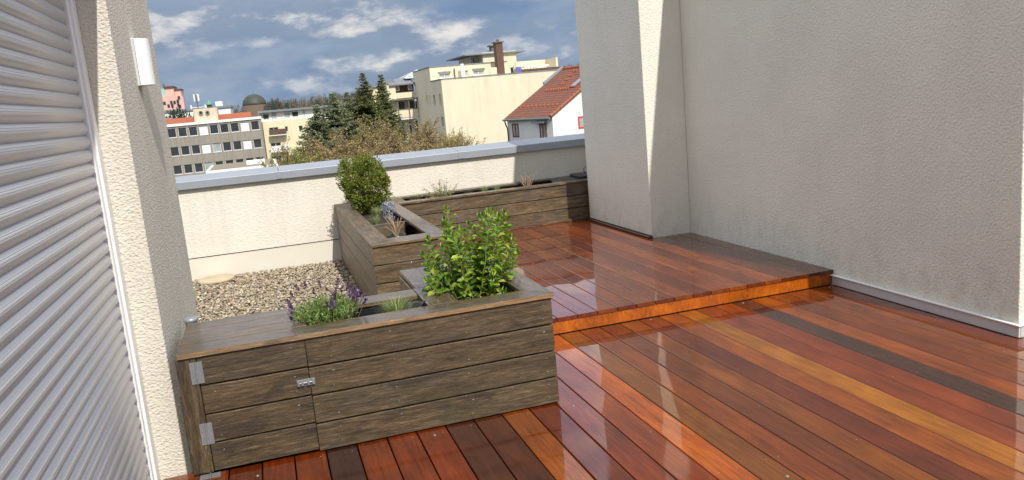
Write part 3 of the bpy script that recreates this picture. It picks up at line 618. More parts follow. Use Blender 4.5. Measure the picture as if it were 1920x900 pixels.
# bushy pale herb
q = at(828, 360, 8.95); hb = thing('bushy_herb', (q[0], 8.95, .49), 'bushy pale green herb with thin sprigs in the long planter', 'herb')
mb = MB(); Ps, Ds = [], []
for i in range(40):
    a = rnd.uniform(0, 6.28); e = np.array([q[0]+.24*rnd.random()*math.cos(a), 8.95+.12*math.sin(a), .60+.17*rnd.random()]); b = np.array([q[0]+.04*math.cos(a), 8.95, .49])
    mb.tube([tuple(b), tuple((b+e)/2+np.array([0, 0, .02])), tuple(e)], [.002, .0015, .001], 4)
    for j in range(12): t = rnd.uniform(.3, 1); Ps.append(b+(e-b)*t+rand_dirs(1)[0]*.01); Ds.append(rand_dirs(1)[0])
mb.build('stems', M['twig'], hb); n = len(Ps)
leafy('foliage', np.array(Ps), np.array(Ds), rand_dirs(n), rng.uniform(.014, .026, n), rng.uniform(.007, .012, n), [(.30, .34, .20), (.38, .40, .26), (.22, .28, .12)], M['leaf_matt'], hb)
def twigs(name, c, n, h, sp, label, cat, mat='twig'):
    t = thing(name, c, label, cat); mb = MB()
    for i in range(n):
        a = rnd.uniform(0, 6.28); r = sp*rnd.random(); hh = h*rnd.uniform(.5, 1)
        p0 = (c[0]+.01*math.cos(a), c[1], c[2]); p1 = (c[0]+r*.5*math.cos(a), c[1]+r*.5*math.sin(a), c[2]+hh*.55); p2 = (c[0]+r*math.cos(a)+rnd.uniform(-.02, .02), c[1]+r*math.sin(a), c[2]+hh)
        mb.tube([p0, p1, p2], [.005, .0035, .002], 5)
        mb.tube([p1, (p1[0]+rnd.uniform(-.05, .05), p1[1]+rnd.uniform(-.04, .04), p1[2]+hh*.3)], [.0025, .0015], 4)
    mb.build('twigs', M[mat], t); return t
q = at(990, 350, 8.9); twigs('dried_stalks', (q[0], 8.9, .49), 16, .26, .13, 'dried brown stalks standing in the long planter beside the shaded end', 'dry plant')
q = at(1055, 345, 8.9); twigs('dried_stalks', (q[0], 8.9, .49), 8, .14, .12, 'small dried brown stalks at the shaded end of the long planter', 'dry plant')
# dead plant in a black pot, crocus-like blue flowers
q = atz(740, 432, .45); pt = thing('potted_dead_plant', (1.03, 6.95, .39), 'leafless dried plant in a tilted black pot in the corner planter', 'potted plant')
MB().lathe((1.03, 6.95, .39), [(.055, 0), (.08, .10), (.085, .12), (.075, .12), (.07, .10)], 18).build('pot', M['pot'], pt)
mb = MB()
for i in range(18):
    a = rnd.uniform(0, 6.28); hh = rnd.uniform(.08, .22); r = rnd.uniform(.02, .14)
    p1 = (1.03+r*.4*math.cos(a), 6.95+r*.4*math.sin(a), .50+hh*.5); mb.tube([(1.03, 6.95, .48), p1, (1.03+r*math.cos(a), 6.95+r*math.sin(a), .50+hh)], [.007, .004, .0025], 6)
mb.build('twigs', M['twig'], pt)
blf = thing('blue_flowers', (1.17, 8.12, .5), 'small pale blue flower spikes between the boxwood and the planter rim', 'flowers')
n = 420; Pp = np.c_[rng.uniform(1.10, 1.20, n), rng.uniform(7.95, 8.3, n), .5+rng.uniform(0, .17, n)]
leafy('blossoms', Pp, rand_dirs(n), rand_dirs(n), np.full(n, .016), np.full(n, .010), [(.34, .36, .60), (.20, .24, .45), (.16, .22, .10), (.50, .50, .70)], M['leaf_matt'], blf)
# ================================================================== CITY
def wall_open(mb, x0, x1, z0, z1, Y, rects, depth=.22, mi=0, plane='y'):
    """wall face at y=Y (or x=Y) with recessed openings"""
    T = (lambda u, w, z: (u, w, z)) if plane == 'y' else (lambda u, w, z: (w, u, z))
    us = sorted({x0, x1, *[r[0] for r in rects], *[r[1] for r in rects]}); zs = sorted({z0, z1, *[r[2] for r in rects], *[r[3] for r in rects]})
    for a, b in zip(us[:-1], us[1:]):
        for c, d_ in zip(zs[:-1], zs[1:]):
            um, zm = (a+b)/2, (c+d_)/2
            if any(r[0] < um < r[1] and r[2] < zm < r[3] for r in rects): continue
            mb.add([T(a, Y, c), T(b, Y, c), T(b, Y, d_), T(a, Y, d_)], [(0, 1, 2, 3)], mi)
    for a, b, c, d_ in rects:
        W = Y+depth; q = [(a, c), (b, c), (b, d_), (a, d_)]
        for i in range(4):
            (u1, w1), (u2, w2) = q[i], q[(i+1) % 4]; mb.add([T(u1, Y, w1), T(u2, Y, w2), T(u2, W, w2), T(u1, W, w1)], [(0, 3, 2, 1)], mi)
def window(parent, r, Y, depth, frame=M['wframe'], pane=None, plane='y', fw=.07, mull=1, sill=True):
    a, b, c, d_ = r; f = MB(); W = Y+depth
    def bx(u0, u1, y0, y1, z0, z1):
        if plane == 'y': f.box(u0, u1, y0, y1, z0, z1)
        else: f.box(y0, y1, u0, u1, z0, z1)
    e = .012
    bx(a+e, a+fw, W-.06, W, c+e, d_-e); bx(b-fw, b-e, W-.06, W, c+e, d_-e); bx(a+fw, b-fw, W-.06, W, c+e, c+fw); bx(a+fw, b-fw, W-.06, W, d_-fw, d_-e)
    for k in range(1, mull): u = a+(b-a)*k/mull; bx(u-.03, u+.03, W-.06, W, c+fw, d_-fw)
    if sill: bx(a-.05, b+.05, Y-.06, Y+.02, c-.07, c-.005)
    w = f.build('window', frame, parent); p = MB()
    if plane == 'y': p.box(a+.02, b-.02, W-.02, W+.03, c+.02, d_-.02)
    else: p.box(W-.02, W+.03, a+.02, b-.02, c+.02, d_-.02)
    p.build('pane', pane or M['glass'], w); return w
GZ = -12.6
# ---- grey office block
ob = thing('office_block', (-8, 150, GZ), 'grey concrete office block with rows of square windows and a red roof strip', 'building')
Y = 145; x0, x1 = -26, at(493, 250, Y)[0]; zt = 1.55
xa = at(322.2, 250, Y)[0]; xb = at(478.4, 235.6, Y)[0]; pitch = (xb-xa)/8; rects = []; rows = (.52, -2.55, -5.62, -8.7)
for j, zc in enumerate(rows):
    for k in range(-6, 9): rects.append((xa+pitch*k-.68, xa+pitch*k+.68, zc-.78, zc+.72))
mb = MB(); wall_open(mb, x0, x1, GZ, zt, Y, rects); mb.box(x0, x1, Y+.25, Y+13, GZ, zt-.01)
for k in range(-6, 10): mb.box(xa+pitch*(k-.5)-.07, xa+pitch*(k-.5)+.07, Y-.05, Y-.002, GZ, zt)
mb.build('wall', M['f_grey'], ob)
MB().box(x0-.1, x1+.1, Y-.2, Y+13, zt+.002, zt+.42).build('cornice', M['f_white'], ob)
bl = {(0, 3), (0, 7), (1, 3), (1, 7)}
for i, r in enumerate(rects):
    j, k = divmod(i, 15); k -= 6
    if k < -2 and j < 3 or j == 3: continue
    w = window(ob, r, Y, .2, pane=M['blind'] if (j, k) in bl else (M['glass_light'] if (j, k) in {(1, 4), (2, 3)} else M['glass']))
mb = MB(); a, b = at(312, 222, Y+2)[0]-4, at(470, 210, Y+2)[0]; mb.add([(a, Y+1.2, zt+.44), (b, Y+1.2, zt+.44), (b, Y+4.2, 2.9), (a, Y+4.2, 2.9), (a, Y+9, zt+.44), (b, Y+9, zt+.44)], [(0, 1, 2, 3), (3, 2, 5, 4), (0, 3, 4), (1, 5, 2)])
mb.build('roof', M['f_red'], ob)
a, b = at(363, 215, Y+1)[0], at(408, 215, Y+1)[0]; zb = at(385, 203, Y+1)[2]
bl_ = MB().box(a, b, Y+.9, Y+6, zt+.43, zb).build('stair_head', M['f_beige'], ob)
v_ = MB()
for px, py in ((376.5, 211.5), (389, 211)):
    q = at(px, py, Y+.8); MB().tube([(q[0], Y+.6, q[2]), (q[0], Y+.9, q[2])], .34, 16).build('vent', M['f_roof'], bl_)
for px, py in ((376.5, 211.5), (389, 211)): q = at(px, py, Y+.8); MB().tube([(q[0], Y+.56, q[2]), (q[0], Y+.62, q[2])], .2, 14).build('vent_opening', M['black'], bl_)
# ---- low annexe in front
an = thing('flat_roof_annexe', (2, 112, GZ), 'low flat roofed annexe with gravel roof in front of the grey office block', 'building'); Y = 108
p1, p2 = at(416, 322, Y), at(520, 308, Y); zt = p1[2]+.25
MB().box(p1[0]-1.8, p2[0], Y, Y+14, GZ, zt-.35).build('wall', M['f_dark'], an); MB().box(p1[0]-1.9, p2[0]+.1, Y-.1, Y+14.1, zt-.348, zt).build('roof_edge', M['f_white'], an)
MB().box(p1[0]-1.5, p2[0]-.3, Y+.4, Y+13.6, zt+.002, zt+.05).build('roof', M['f_gravelroof'], an)
q1, q2 = at(463, 310, Y+5), at(496, 298, Y+5); MB().box(q1[0], q2[0], Y+4, Y+8, zt+.052, q2[2]-.1).build('roof_box', M['f_white'], an)
# ---- pink tower
pk = thing('pink_tower', (-26, 304, GZ), 'distant pink tower block with a teal corner behind the office roofs', 'building'); Y = 300
X = lambda px, py=190, Y=300: at(px, py, Y)[0]; Z = lambda px, py, Y=300: at(px, py, Y)[2]
mb = MB().box(X(312), X(329), Y, Y+12, GZ, Z(322, 164)).box(X(300), X(312), Y+1, Y+12, GZ, Z(305, 184)).box(X(329), X(341.5), Y+1.5, Y+12, GZ, Z(338, 168)).box(X(325), X(345.5), Y-2, Y+1.4, GZ, Z(335, 182)).box(X(298), X(325), Y-2, Y-.02, GZ, Z(318, 180))
mb.build('wall', M['f_pink'], pk); MB().box(X(304), X(311.9), Y-.4, Y+8, Z(308, 183), Z(308, 166)).build('corner_panel', M['f_teal'], pk)
MB().box(X(310.5), X(330), Y-.6, Y+12, Z(322, 164)+.01, Z(322, 164)+.5).box(X(328.8), X(342.5), Y+1, Y+12, Z(338, 168)+.01, Z(338, 168)+.4).build('roof', M['f_brown'], pk)
for px, py in ((334.5, 190), (334.5, 197), (328, 192.5), (322, 192.5), (337.5, 183.5), (316, 199), (323, 199), (337, 200), (309, 194)): MB().box(X(px)-.38, X(px)+.38, Y-2.1, Y-1.9, Z(px, py)-.55, Z(px, py)+.55).build('window', M['glass'], pk)
MB().tube([(X(309.5), Y+4, Z(309, 166)), (X(309.5), Y+4, Z(309, 156))], .35).build('roof_mast', M['f_dark'], pk)
# ---- long white hall, mast, lantern chimney
hl = thing('white_flat_hall', (-14, 238, GZ), 'long low white hall with flat roof behind the office block', 'building'); Y = 230
a, b = at(316, 205, Y), at(431, 198, Y); c = at(425, 199, Y)
MB().box(a[0]-8, b[0], Y, Y+24, GZ, c[2]-.4).build('wall', M['f_white'], hl); MB().box(a[0]-8.2, b[0]+.3, Y-.4, Y+24, c[2]-.398, c[2]+.2).build('roof', M['f_roof'], hl)
q = at(411, 196, Y+5); MB().box(q[0]-.9, q[0]+.9, Y+4, Y+6, c[2]+.202, c[2]+1.5).build('roof_vent', M['f_white'], hl)
ma = thing('phone_mast', (at(371, 200, 200)[0], 200, GZ), 'slim rooftop phone mast with antennas standing in front of the blue sky', 'antenna mast'); x = at(371, 200, 200)[0]; zt = at(369, 177, 200)[2]
MB().tube([(x, 200, GZ), (x, 200, zt)], .16, 8).build('pole', M['f_dark'], ma)
for dx, dy in ((-.5, 0), (.45, -.3), (.1, .5)): MB().box(x+dx-.14, x+dx+.14, 200+dy-.1, 200+dy+.1, zt-1.5, zt+.1).build('antenna', M['f_white'], ma)
MB().box(x-1.6, x+1.9, 199.9, 200.1, zt-3.0, zt-2.85).box(x-1.6, x-1.3, 199.8, 200.2, zt-3.2, zt-2.3).box(x+1.5, x+1.9, 199.8, 200.2, zt-3.2, zt-2.3).build('cross_arm', M['f_white'], ma)
x, zt = at(392, 195, 155)[0], at(391.5, 187, 155)[2]; ch = thing('lantern_chimney', (x, 155, GZ), 'dark chimney with green copper cap behind the beige roof box', 'chimney')
MB().lathe((x, 155, GZ), [(.42, 0), (.42, zt-.95-GZ)], 10).build('shaft', M['f_brown'], ch); MB().lathe((x, 155, zt-.94), [(.62, 0), (.66, .12), (.38, .5), (.10, .85), (.03, 1.0)], 14).build('cap', M['copper'], ch)
# ---- planetarium dome
Y = 400; q0, q1, q2 = at(454, 197, Y), at(500, 193, Y), at(476.5, 175.5, Y); R_ = (q1[0]-q0[0])/2; cx = (q1[0]+q0[0])/2; zb = q2[2]-R_*.93
dm = thing('domed_building', (cx, Y+R_, GZ), 'dark green dome of an observatory on the horizon', 'domed building')
prof = [(R_*math.cos(t), R_*.93*math.sin(t)) for t in np.linspace(0, math.pi/2-.01, 14)]
MB().lathe((cx, Y+R_, zb), prof, 40).build('dome', M['dome'], dm); MB().lathe((cx, Y+R_, GZ), [(R_*1.03, 0), (R_*1.03, zb-GZ-.02)], 32).build('drum', M['bark'], dm)
MB().tube([(cx, Y+R_, q2[2]), (cx, Y+R_, q2[2]+1.6)], .08).build('finial', M['f_dark'], dm)
# ---- yellow apartment block
yb = thing('yellow_apartment_block', (12, 152, GZ), 'yellow apartment block with balconies beside the grey office block', 'building'); Y = 146
XX = lambda px, py=240: at(px, py, Y)[0]; ZZ = lambda px, py: at(px, py, Y)[2]
x0, x1 = XX(492, 250), XX(690, 240); z1 = ZZ(530, 225); zr = ZZ(520, 206)
rects = [(XX(504), XX(522), ZZ(512, 251), ZZ(512, 239)), (XX(534), XX(540), ZZ(537, 247), ZZ(537, 237)), (XX(507, 270), XX(527, 270), ZZ(512, 281), ZZ(512, 268)), (XX(510, 300), XX(528, 300), ZZ(515, 305), ZZ(515, 293)), (XX(560), XX(568), ZZ(560, 246), ZZ(560, 236)), (XX(590), XX(604), ZZ(590, 246), ZZ(590, 234))]
rects = [(r[0], r[1], min(r[2:]), max(r[2:])) for r in rects]
mb = MB(); wall_open(mb, x0, x1, GZ, z1, Y, rects); mb.box(x0, x1, Y+.3, Y+11, GZ, z1-.02); mb.add([(x0, Y, GZ), (x0, Y+.3, GZ), (x0, Y+.3, z1), (x0, Y, z1)], [(3, 2, 1, 0)]); mb.build('wall', M['f_yellow'], yb)
for r in rects: window(yb, r, Y, .2, pane=M['glass'], mull=2 if r[1]-r[0] > 1 else 1)
MB().box(x0, x1, Y+1.2, Y+10, z1, zr-.3).build('penthouse_wall', M['f_white'], yb)
k = 0
for a, b in ((492.5, 504), (508, 519), (533, 545), (548, 560), (569, 574), (590, 602), (606, 618), (625, 637)):
    xx0, xx1 = XX(a, 215), XX(b, 215); w = MB().box(xx0-.1, xx1+.1, Y+1.1, Y+1.19, z1+.3, zr-.5).build('window', M['wframe'], yb)
    MB().box(xx0+.05, xx1-.05, Y+1.04, Y+1.09, z1+.45, zr-.62).build('pane', M['glass_light'] if k % 3 else M['glass'], w); k += 1
MB().box(x0-.3, x1+.3, Y+.2, Y+11, zr-.298, zr+.05).build('roof', M['f_roof'], yb)
MB().box(x0-.32, x0-.02, Y, Y+11, z1, zr-.3).build('end_wall', M['f_dark'], yb)
for zc, pa in ((ZZ(512, 253), 'f_brown'), (ZZ(512, 284), 'f_white'), (ZZ(515, 312), 'f_brown')):
    bb = MB().box(XX(503), XX(536), Y-1.3, Y-.01, zc-.15, zc).build('balcony', M['f_white'], yb)
    MB().box(XX(503), XX(536), Y-1.34, Y-1.28, zc+.02, zc+.95).build('railing', M[pa], bb)
MB().tube([(XX(497, 270), Y-.15, GZ), (XX(497, 270), Y-.15, z1)], .07).build('downpipe', M['f_brown'], yb)
# ---- large cream building
cb = thing('cream_apartment_house', (28, 92, GZ), 'large cream house with blank gable wall, roof penthouse and brown chimney', 'building')
Y = 85; x0 = at(827, 149.6, Y)[0]; x1 = 40; z0 = at(827, 149.6, Y)[2]
yb1 = 90.4; tz = lambda px, py, Yy: at(px, py, Yy)[2]; tx = lambda px, py, Yy: at(px, py, Yy)[0]
def sx(px, py): q = atx(px, py, x0); return q[1], q[2]
srects = []
for pa, pb, ya, yb_ in ((811.5, 817, 178, 197), (822.5, 828, 176, 197), (827, 833, 219, 238), (799, 803, 179, 197), (805, 808, 179, 197), (819, 823, 150, 160)):
    (y1, zA), (y0, zB) = sx(pa, ya), sx(pb, yb_); srects.append((min(y0, y1), max(y0, y1), zB, zA))
srects = [r for r in srects if Y < r[0] and r[1] < 99.5][:5]
mb = MB(); wall_open(mb, Y, 100, GZ, z0, x0, srects, .2, 0, 'x'); mb.box(x0+.25, x1, Y+.001, 100, GZ, z0-.02); mb.add([(x0, Y, GZ), (x0+.25, Y, GZ), (x0+.25, Y, z0), (x0, Y, z0)], [(0, 1, 2, 3)])
mb.build('wall', M['f_cream'], cb)
for r in srects: window(cb, r, x0, .18, plane='x', mull=2)
MB().box(x0-.06, x1, Y-.06, Y+.35, z0+.002, z0+.12).box(x0-.06, x0+.3, Y+.36, yb1, z0+.002, z0+.12).build('coping', M['f_roof'], cb)
zB = tz(806.4, 126.7, yb1); xR = tx(950, 125, yb1)
rr_ = [(tx(823.5, 143, yb1), tx(844, 143, yb1), z0+.35, tz(833, 137.5, yb1)), (tx(872, 140, yb1), tx(878.5, 140, yb1), z0+.3, tz(875, 132, yb1)), (tx(887.5, 140, yb1), tx(908, 140, yb1), z0+.35, tz(897, 131.5, yb1))]
mb = MB(); wall_open(mb, x0+.01, xR, z0-.1, zB, yb1, rr_); mb.box(x0+.01, xR, yb1+.3, 100.5, z0-.1, zB-.02); mb.add([(x0+.01, yb1, z0), (x0+.01, yb1+.3, z0), (x0+.01, yb1+.3, zB), (x0+.01, yb1, zB)], [(3, 2, 1, 0)]); mb.build('upper_wall', M['f_cream'], cb)
for r in rr_: window(cb, r, yb1, .2, pane=M['glass_light'], mull=2 if r[1]-r[0] > .8 else 1)
mb = MB()
for r in (rr_[0], rr_[2]): mb.box(r[0]-.1, r[1]+.1, yb1-.08, yb1-.01, r[3]+.02, r[3]+.2)
mb.build('shutter_box', M['f_roof'], cb)
MB().box(x0-.05, xR+.1, yb1-.08, 100.6, zB, zB+.1).build('roof_edge', M['f_roof'], cb)
q = tx(867.3, 135, 89.5); MB().tube([(q, 89.5, z0-.05), (q, 89.5, tz(867, 119.5, 89.5))], .19, 14).build('white_flue', M['f_white'], cb)
q = tx(853, 135, 90); MB().tube([(q, 90.2, z0), (q, 90.2, zB-.3)], .07, 8).build('downpipe', M['f_brown'], cb)
# penthouse
Yp = 93.0; xl, xr_ = tx(906, 120, Yp), tx(969, 120, Yp); zl, zt = zB-.5, tz(930, 97, Yp)
rr2 = [(tx(928, 112, Yp), tx(935, 112, Yp), zB+.05, tz(931, 104, Yp)), (tx(957, 130, Yp), tx(964, 130, Yp), z0+.2, tz(960, 126, Yp))]
mb = MB(); wall_open(mb, xl, xr_, z0-.1, zt, Yp, rr2); mb.box(xl, xr_, Yp+.3, Yp+8, z0-.1, zt-.02); mb.box(tx(883, 115, Yp+2), xl-.01, Yp+2, Yp+8, zB-.2, zt-.01); mb.build('penthouse_wall', M['f_cream'], cb)
for r in rr2: window(cb, r, Yp, .2)
for a, b in ((885, 889), (900.5, 904.5)):
    xx0, xx1 = tx(a, 112, Yp+2), tx(b, 112, Yp+2); w = MB().box(xx0, xx1, Yp+1.94, Yp+1.99, tz(a, 119, Yp+2), tz(a, 107.5, Yp+2)).build('window', M['wframe'], cb); MB().box(xx0+.08, xx1-.08, Yp+1.9, Yp+1.935, tz(a, 119, Yp+2)+.08, tz(a, 107.5, Yp+2)-.08).build('pane', M['glass'], w)
ea, eb = tx(869, 107, Yp), tx(983.5, 93, Yp); ze = tz(983, 93, Yp)-.12; zp = ze+.55; xm = (ea+eb)/2
mb = MB(); mb.box(ea, eb, Yp-.4, Yp+9, ze-.12, ze); mb.add([(ea, Yp-.4, ze), (eb, Yp-.4, ze), (eb, Yp+9, ze), (ea, Yp+9, ze), (xm-.8, Yp+4, zp), (xm+.8, Yp+4, zp)], [(0, 1, 5, 4), (1, 2, 5), (2, 3, 4, 5), (3, 0, 4)]); mb.build('penthouse_roof', M['f_roof'], cb)
q = tx(923, 90, Yp+3); MB().box(q-.4, q+.4, Yp+2, Yp+3, ze+.3, zp+.35).box(q-.62, q+.62, Yp+1.8, Yp+3.2, zp+.36, zp+.5).build('roof_vent', M['f_dark'], cb)
Yc = 88.5; a, b = tx(932.3, 110, Yc), tx(944.5, 110, Yc); MB().box(a, b, Yc, Yc+1.1, z0-.1, tz(938, 79.5, Yc)).build('chimney', M['f_brown'], cb)
zc = tz(938, 79.5, Yc); MB().box(a-.15, b+.15, Yc-.15, Yc+1.25, zc+.005, zc+.12).lathe(((a+b)/2, Yc+.5, zc+.12), [(.16, 0), (.16, .3)], 10).build('chimney_cap', M['f_dark'], cb)
MB().box(tx(910, 130, 91), tx(938, 130, 91), 88.9, 89.1, z0, z0+1.0).box(tx(933.5, 130, 88.9), tx(937.5, 130, 88.9), 88.6, 88.88, z0, z0+1.35).build('terrace_wall', M['f_cream'], cb)
a, b = tx(972, 120, 91), tx(1029, 120, 91); zt2 = tz(1029, 111, 92)
MB().box(a, b, 92.0, 92.2, z0-.1, zt2).box(b-.02, b+.2, 88.5, 92, z0-.1, zt2-.01).build('terrace_back_wall', M['f_cream'], cb)
pg = MB(); zg = tz(1000, 123.5, 88.6)
for px in (997, 1023): x = tx(px, 128, 88.6); pg.box(x-.07, x+.07, 88.55, 88.7, z0-.1, zg-.12)
xg0, xg1 = tx(983, 128, 88.6), tx(1029, 123, 88.6); pg.box(xg0, xg1, 88.5, 88.7, zg-.11, zg+.03)
for i in range(8): x = xg0+(xg1-xg0)*(i+.1)/8; pg.box(x, x+.09, 88.71, 91.98, zg-.05, zg+.05)
pg.build('pergola', M['f_white'], cb); MB().box(tx(975, 133, 86), b, 85.6, 85.9, z0+.13, z0+.42).build('flower_boxes', M['f_brown'], cb)
q = tx(971, 135, 85.8); MB().box(q-.28, q+.28, 85.45, 85.58, z0+.13, z0+.72).build('blue_cloth', plain('blue_cloth', (.12, .14, .45), .8), cb)
# ---- left wing with glazed attic
wg = thing('balcony_house', (18, 102, GZ), 'cream house with long balconies and glass pyramid roof beside the cream gable', 'building'); Y = 99.5
TX = lambda px, py=180: at(px, py, Y)[0]; TZ = lambda px, py: at(px, py, Y)[2]
xa, xb = TX(724), x0+.0
z1, z2, z3, z4 = TZ(760, 200), TZ(760, 171), TZ(755, 156), TZ(755, 217)
MB().box(xa+.6, xb-.02, Y+1.6, Y+12, GZ, z2).build('wall', M['f_cream'], wg)
MB().box(xa+.3, TX(744, 178), Y+.5, Y+8, z2-2.2, z3-.1).build('side_wall', M['f_cream'], wg)
MB().box(TX(741, 178), xb-.02, Y+.6, Y+.9, TZ(760, 180)-.2, TZ(760, 173)).build('attic_parapet', M['f_cream'], wg)
MB().box(TX(741, 178)+.1, xb-.02, Y+1.4, Y+8, z2, z3-.05).build('attic_wall', M['f_brown'], wg)
for a, b in ((737, 750), (766, 774), (783, 787)):
    xx0, xx1 = at(a, 168, Y+1)[0], at(b, 168, Y+1)[0]; w = MB().box(xx0, xx1, Y+1.30, Y+1.38, z2+.1, z3-.25).build('window', M['wframe'], wg); MB().box(xx0+.12, xx1-.12, Y+1.24, Y+1.29, z2+.25, z3-.4).build('pane', M['glass_light'], w)
zr = TZ(760, 156.5)
MB().prism([(Y+.2, zr-.15), (Y+.2, zr), (Y+4, zr+.8), (Y+8, zr+.8), (Y+8, zr-.15)], TX(730, 157), xb-.03, T=lambda y, z, x: (x, y, z)).build('roof', M['f_roof'], wg)
qa, qb = at(757, 151, Y+3)[0], at(806, 145, Y+3)[0]; zq = zr+.7; zt = at(781, 132.5, Y+5)[2]; xm = at(782, 133, Y+5)[0]
py_ = MB().add([(qa, Y+2, zq), (qb, Y+2, zq), (qb, Y+8, zq), (qa, Y+8, zq), (xm, Y+5, zt)], [(0, 1, 4), (1, 2, 4), (2, 3, 4), (3, 0, 4)]).build('glass_pyramid', M['skyl'], wg)
mb = MB()
for c in ((qa, Y+2), (qb, Y+2), (qb, Y+8), (qa, Y+8), ((qa+xm)/2, Y+2), (xm, Y+2), ((qb+xm)/2, Y+2)): mb.tube([(c[0], c[1]-.03, zq+.03), (xm, Y+5, zt+.05)], .085, 6)
mb.tube([(qa, Y+1.95, zq), (qb, Y+1.95, zq)], .1, 6); mb.tube([((qa*2+xm)/3, Y+3, zq+(zt-zq)/3), ((qb*2+xm)/3, Y+3, zq+(zt-zq)/3)], .07, 6); mb.build('glazing_bars', M['f_white'], py_)
q = at(735, 152, Y+1); MB().box(TX(722, 152), TX(743, 152), Y+1.5, Y+4, z3-.5, TZ(735, 147.5)).build('roof_box', M['f_roof'], wg)
zfl = (TZ(775, 186), TZ(778, 219))
MB().box(TX(733, 190), xb-.05, Y-.6, Y+1.58, TZ(770, 184.5)-.12, TZ(770, 184.5)+.06).build('canopy', M['f_dark'], wg)
bb = MB().box(TX(735, 215), xb-.05, Y-.2, Y+1.58, TZ(780, 219)-.2, TZ(780, 219)).build('balcony', M['f_white'], wg)
MB().box(TX(735, 215), xb-.05, Y-.28, Y-.21, TZ(780, 219)+.02, TZ(780, 219)+1.0).build('railing', M['f_cream'], bb); mb = MB()
for px in (746, 766.5, 785, 800): x = TX(px, 205); MB().box(x-.06, x+.06, Y-.42, Y-.29, TZ(780, 219)-.1, TZ(770, 186)-.1).build('post', M['f_dark'], bb)
MB().box(TX(735, 215), xb-.05, Y-.34, Y-.26, TZ(780, 219)+1.01, TZ(780, 219)+1.1).build('handrail', M['f_dark'], bb)
for a, b in ((738, 744), (747, 758), (766, 776), (779, 790)):
    xx0, xx1 = at(a, 196, Y+1.5)[0], at(b, 196, Y+1.5)[0]; w = MB().box(xx0, xx1, Y+1.50, Y+1.58, TZ(770, 219)+.05, TZ(770, 190)).build('window', M['f_dark'], wg); MB().box(xx0+.1, xx1-.1, Y+1.44, Y+1.49, TZ(770, 219)+.15, TZ(770, 190)-.1).build('pane', M['glass'], w)
for a, b in ((752, 758), (766, 772), (776, 784), (797, 801)):
    xx0, xx1 = at(a, 230, Y+1.5)[0], at(b, 230, Y+1.5)[0]; zz = TZ(770, 224); w = MB().box(xx0, xx1, Y+1.50, Y+1.58, zz-2.2, zz-.2).build('window', M['wframe'], wg); MB().box(xx0+.08, xx1-.08, Y+1.44, Y+1.49, zz-2.1, zz-.3).build('pane', M['glass'], w)
# small cream house glimpsed between the firs
gh = thing('pale_house', (11, 108, GZ), 'pale cream house glimpsed between the two tall firs', 'building')
p_ = at(716, 190, 110); MB().box(at(700, 190, 110)[0], at(725, 190, 110)[0], 110, 116, GZ, at(712, 163, 110)[2]).build('wall', M['f_yellow'], gh)
MB().box(at(699, 190, 110)[0], at(726, 190, 110)[0], 109.7, 116.3, at(712, 163, 110)[2]+.003, at(712, 163, 110)[2]+.3).build('roof', M['f_roof'], gh)
# ---- red roofed white house (turned about 15 degrees)
A = np.array([22.65, 61.3]); e1 = np.array([-1.75, 6.7]); e1 /= np.linalg.norm(e1); e2 = np.array([e1[1], -e1[0]]); Lh, Wd, ze, zr_ = 6.93, 6.4, -.32, 3.43
def hp(u, w, z): p_ = A+e1*u+e2*w; return (p_[0], p_[1], z)               # u back along the eaves, w across the gable
rh = thing('red_roofed_house', (25, 65, GZ), 'white house with a red clay tile roof and red framed windows', 'house')
B = MB(); B.add([hp(0, 0, GZ), hp(Lh, 0, GZ), hp(Lh, 0, ze), hp(0, 0, ze), hp(0, 2*Wd, GZ), hp(Lh, 2*Wd, GZ), hp(Lh, 2*Wd, ze), hp(0, 2*Wd, ze), hp(0, Wd, zr_-.03), hp(Lh, Wd, zr_-.03)],
      [(0, 3, 2, 1), (4, 5, 6, 7), (0, 4, 7, 8, 3), (1, 2, 9, 6, 5), (3, 8, 9, 2), (8, 7, 6, 9)]); B.build('wall', M['f_white'], rh)
sl = (zr_-ze)/Wd; ov = .28
def roofside(s):
    w0, w1 = (-ov, Wd) if s > 0 else (2*Wd+ov, Wd); me = MB(); zz = lambda w: zr_-abs(Wd-w)*sl
    q = [hp(-.12, w0, zz(w0)+.05), hp(Lh+.02, w0, zz(w0)+.05), hp(Lh+.02, w1, zz(w1)+.05), hp(-.12, w1, zz(w1)+.05)]
    q2 = [(a, b, c+.12) for a, b, c in q]
    if s > 0: me.add(q+q2, [(0, 1, 2, 3), (7, 6, 5, 4), (0, 4, 5, 1), (1, 5, 6, 2), (2, 6, 7, 3), (3, 7, 4, 0)])
    else: me.add(q+q2, [(3, 2, 1, 0), (4, 5, 6, 7), (1, 5, 4, 0), (2, 6, 5, 1), (3, 7, 6, 2), (0, 4, 7, 3)])
    return me
for s in (1, -1):
    ro = roofside(s).build('roof', M['tiles'], rh); me = ro.data; uv = me.uv_layers.new(name='UVMap'); O = world_loc(rh)
    for lp in me.loops:
        co = me.vertices[lp.vertex_index].co+O; p2 = np.array([co.x, co.y])-A; u = p2@e1; w = p2@e2; uv.data[lp.index].uv = (u, (w if s > 0 else 2*Wd-w)*math.hypot(1, sl))
zz = lambda w: zr_-abs(Wd-w)*sl
me = MB()
for w in np.arange(-.25, Wd, .34): p0 = Vector(hp(-.12, w, zz(w)+.19)); p1 = Vector(hp(-.12, w+.37, zz(w+.37)+.19)); me.tube([p0, p1], [.14, .11], 8)
me.build('verge_tiles', plain('orange_tile', (.30, .09, .035), .7, 0, .3), rh)
me = MB(); 
for u in np.arange(.2, Lh-.3, .42): me.tube([hp(u, Wd, zr_+.16), hp(u+.45, Wd, zr_+.16)], [.16, .14], 8)
me.build('ridge_tiles', M['f_red'], rh)
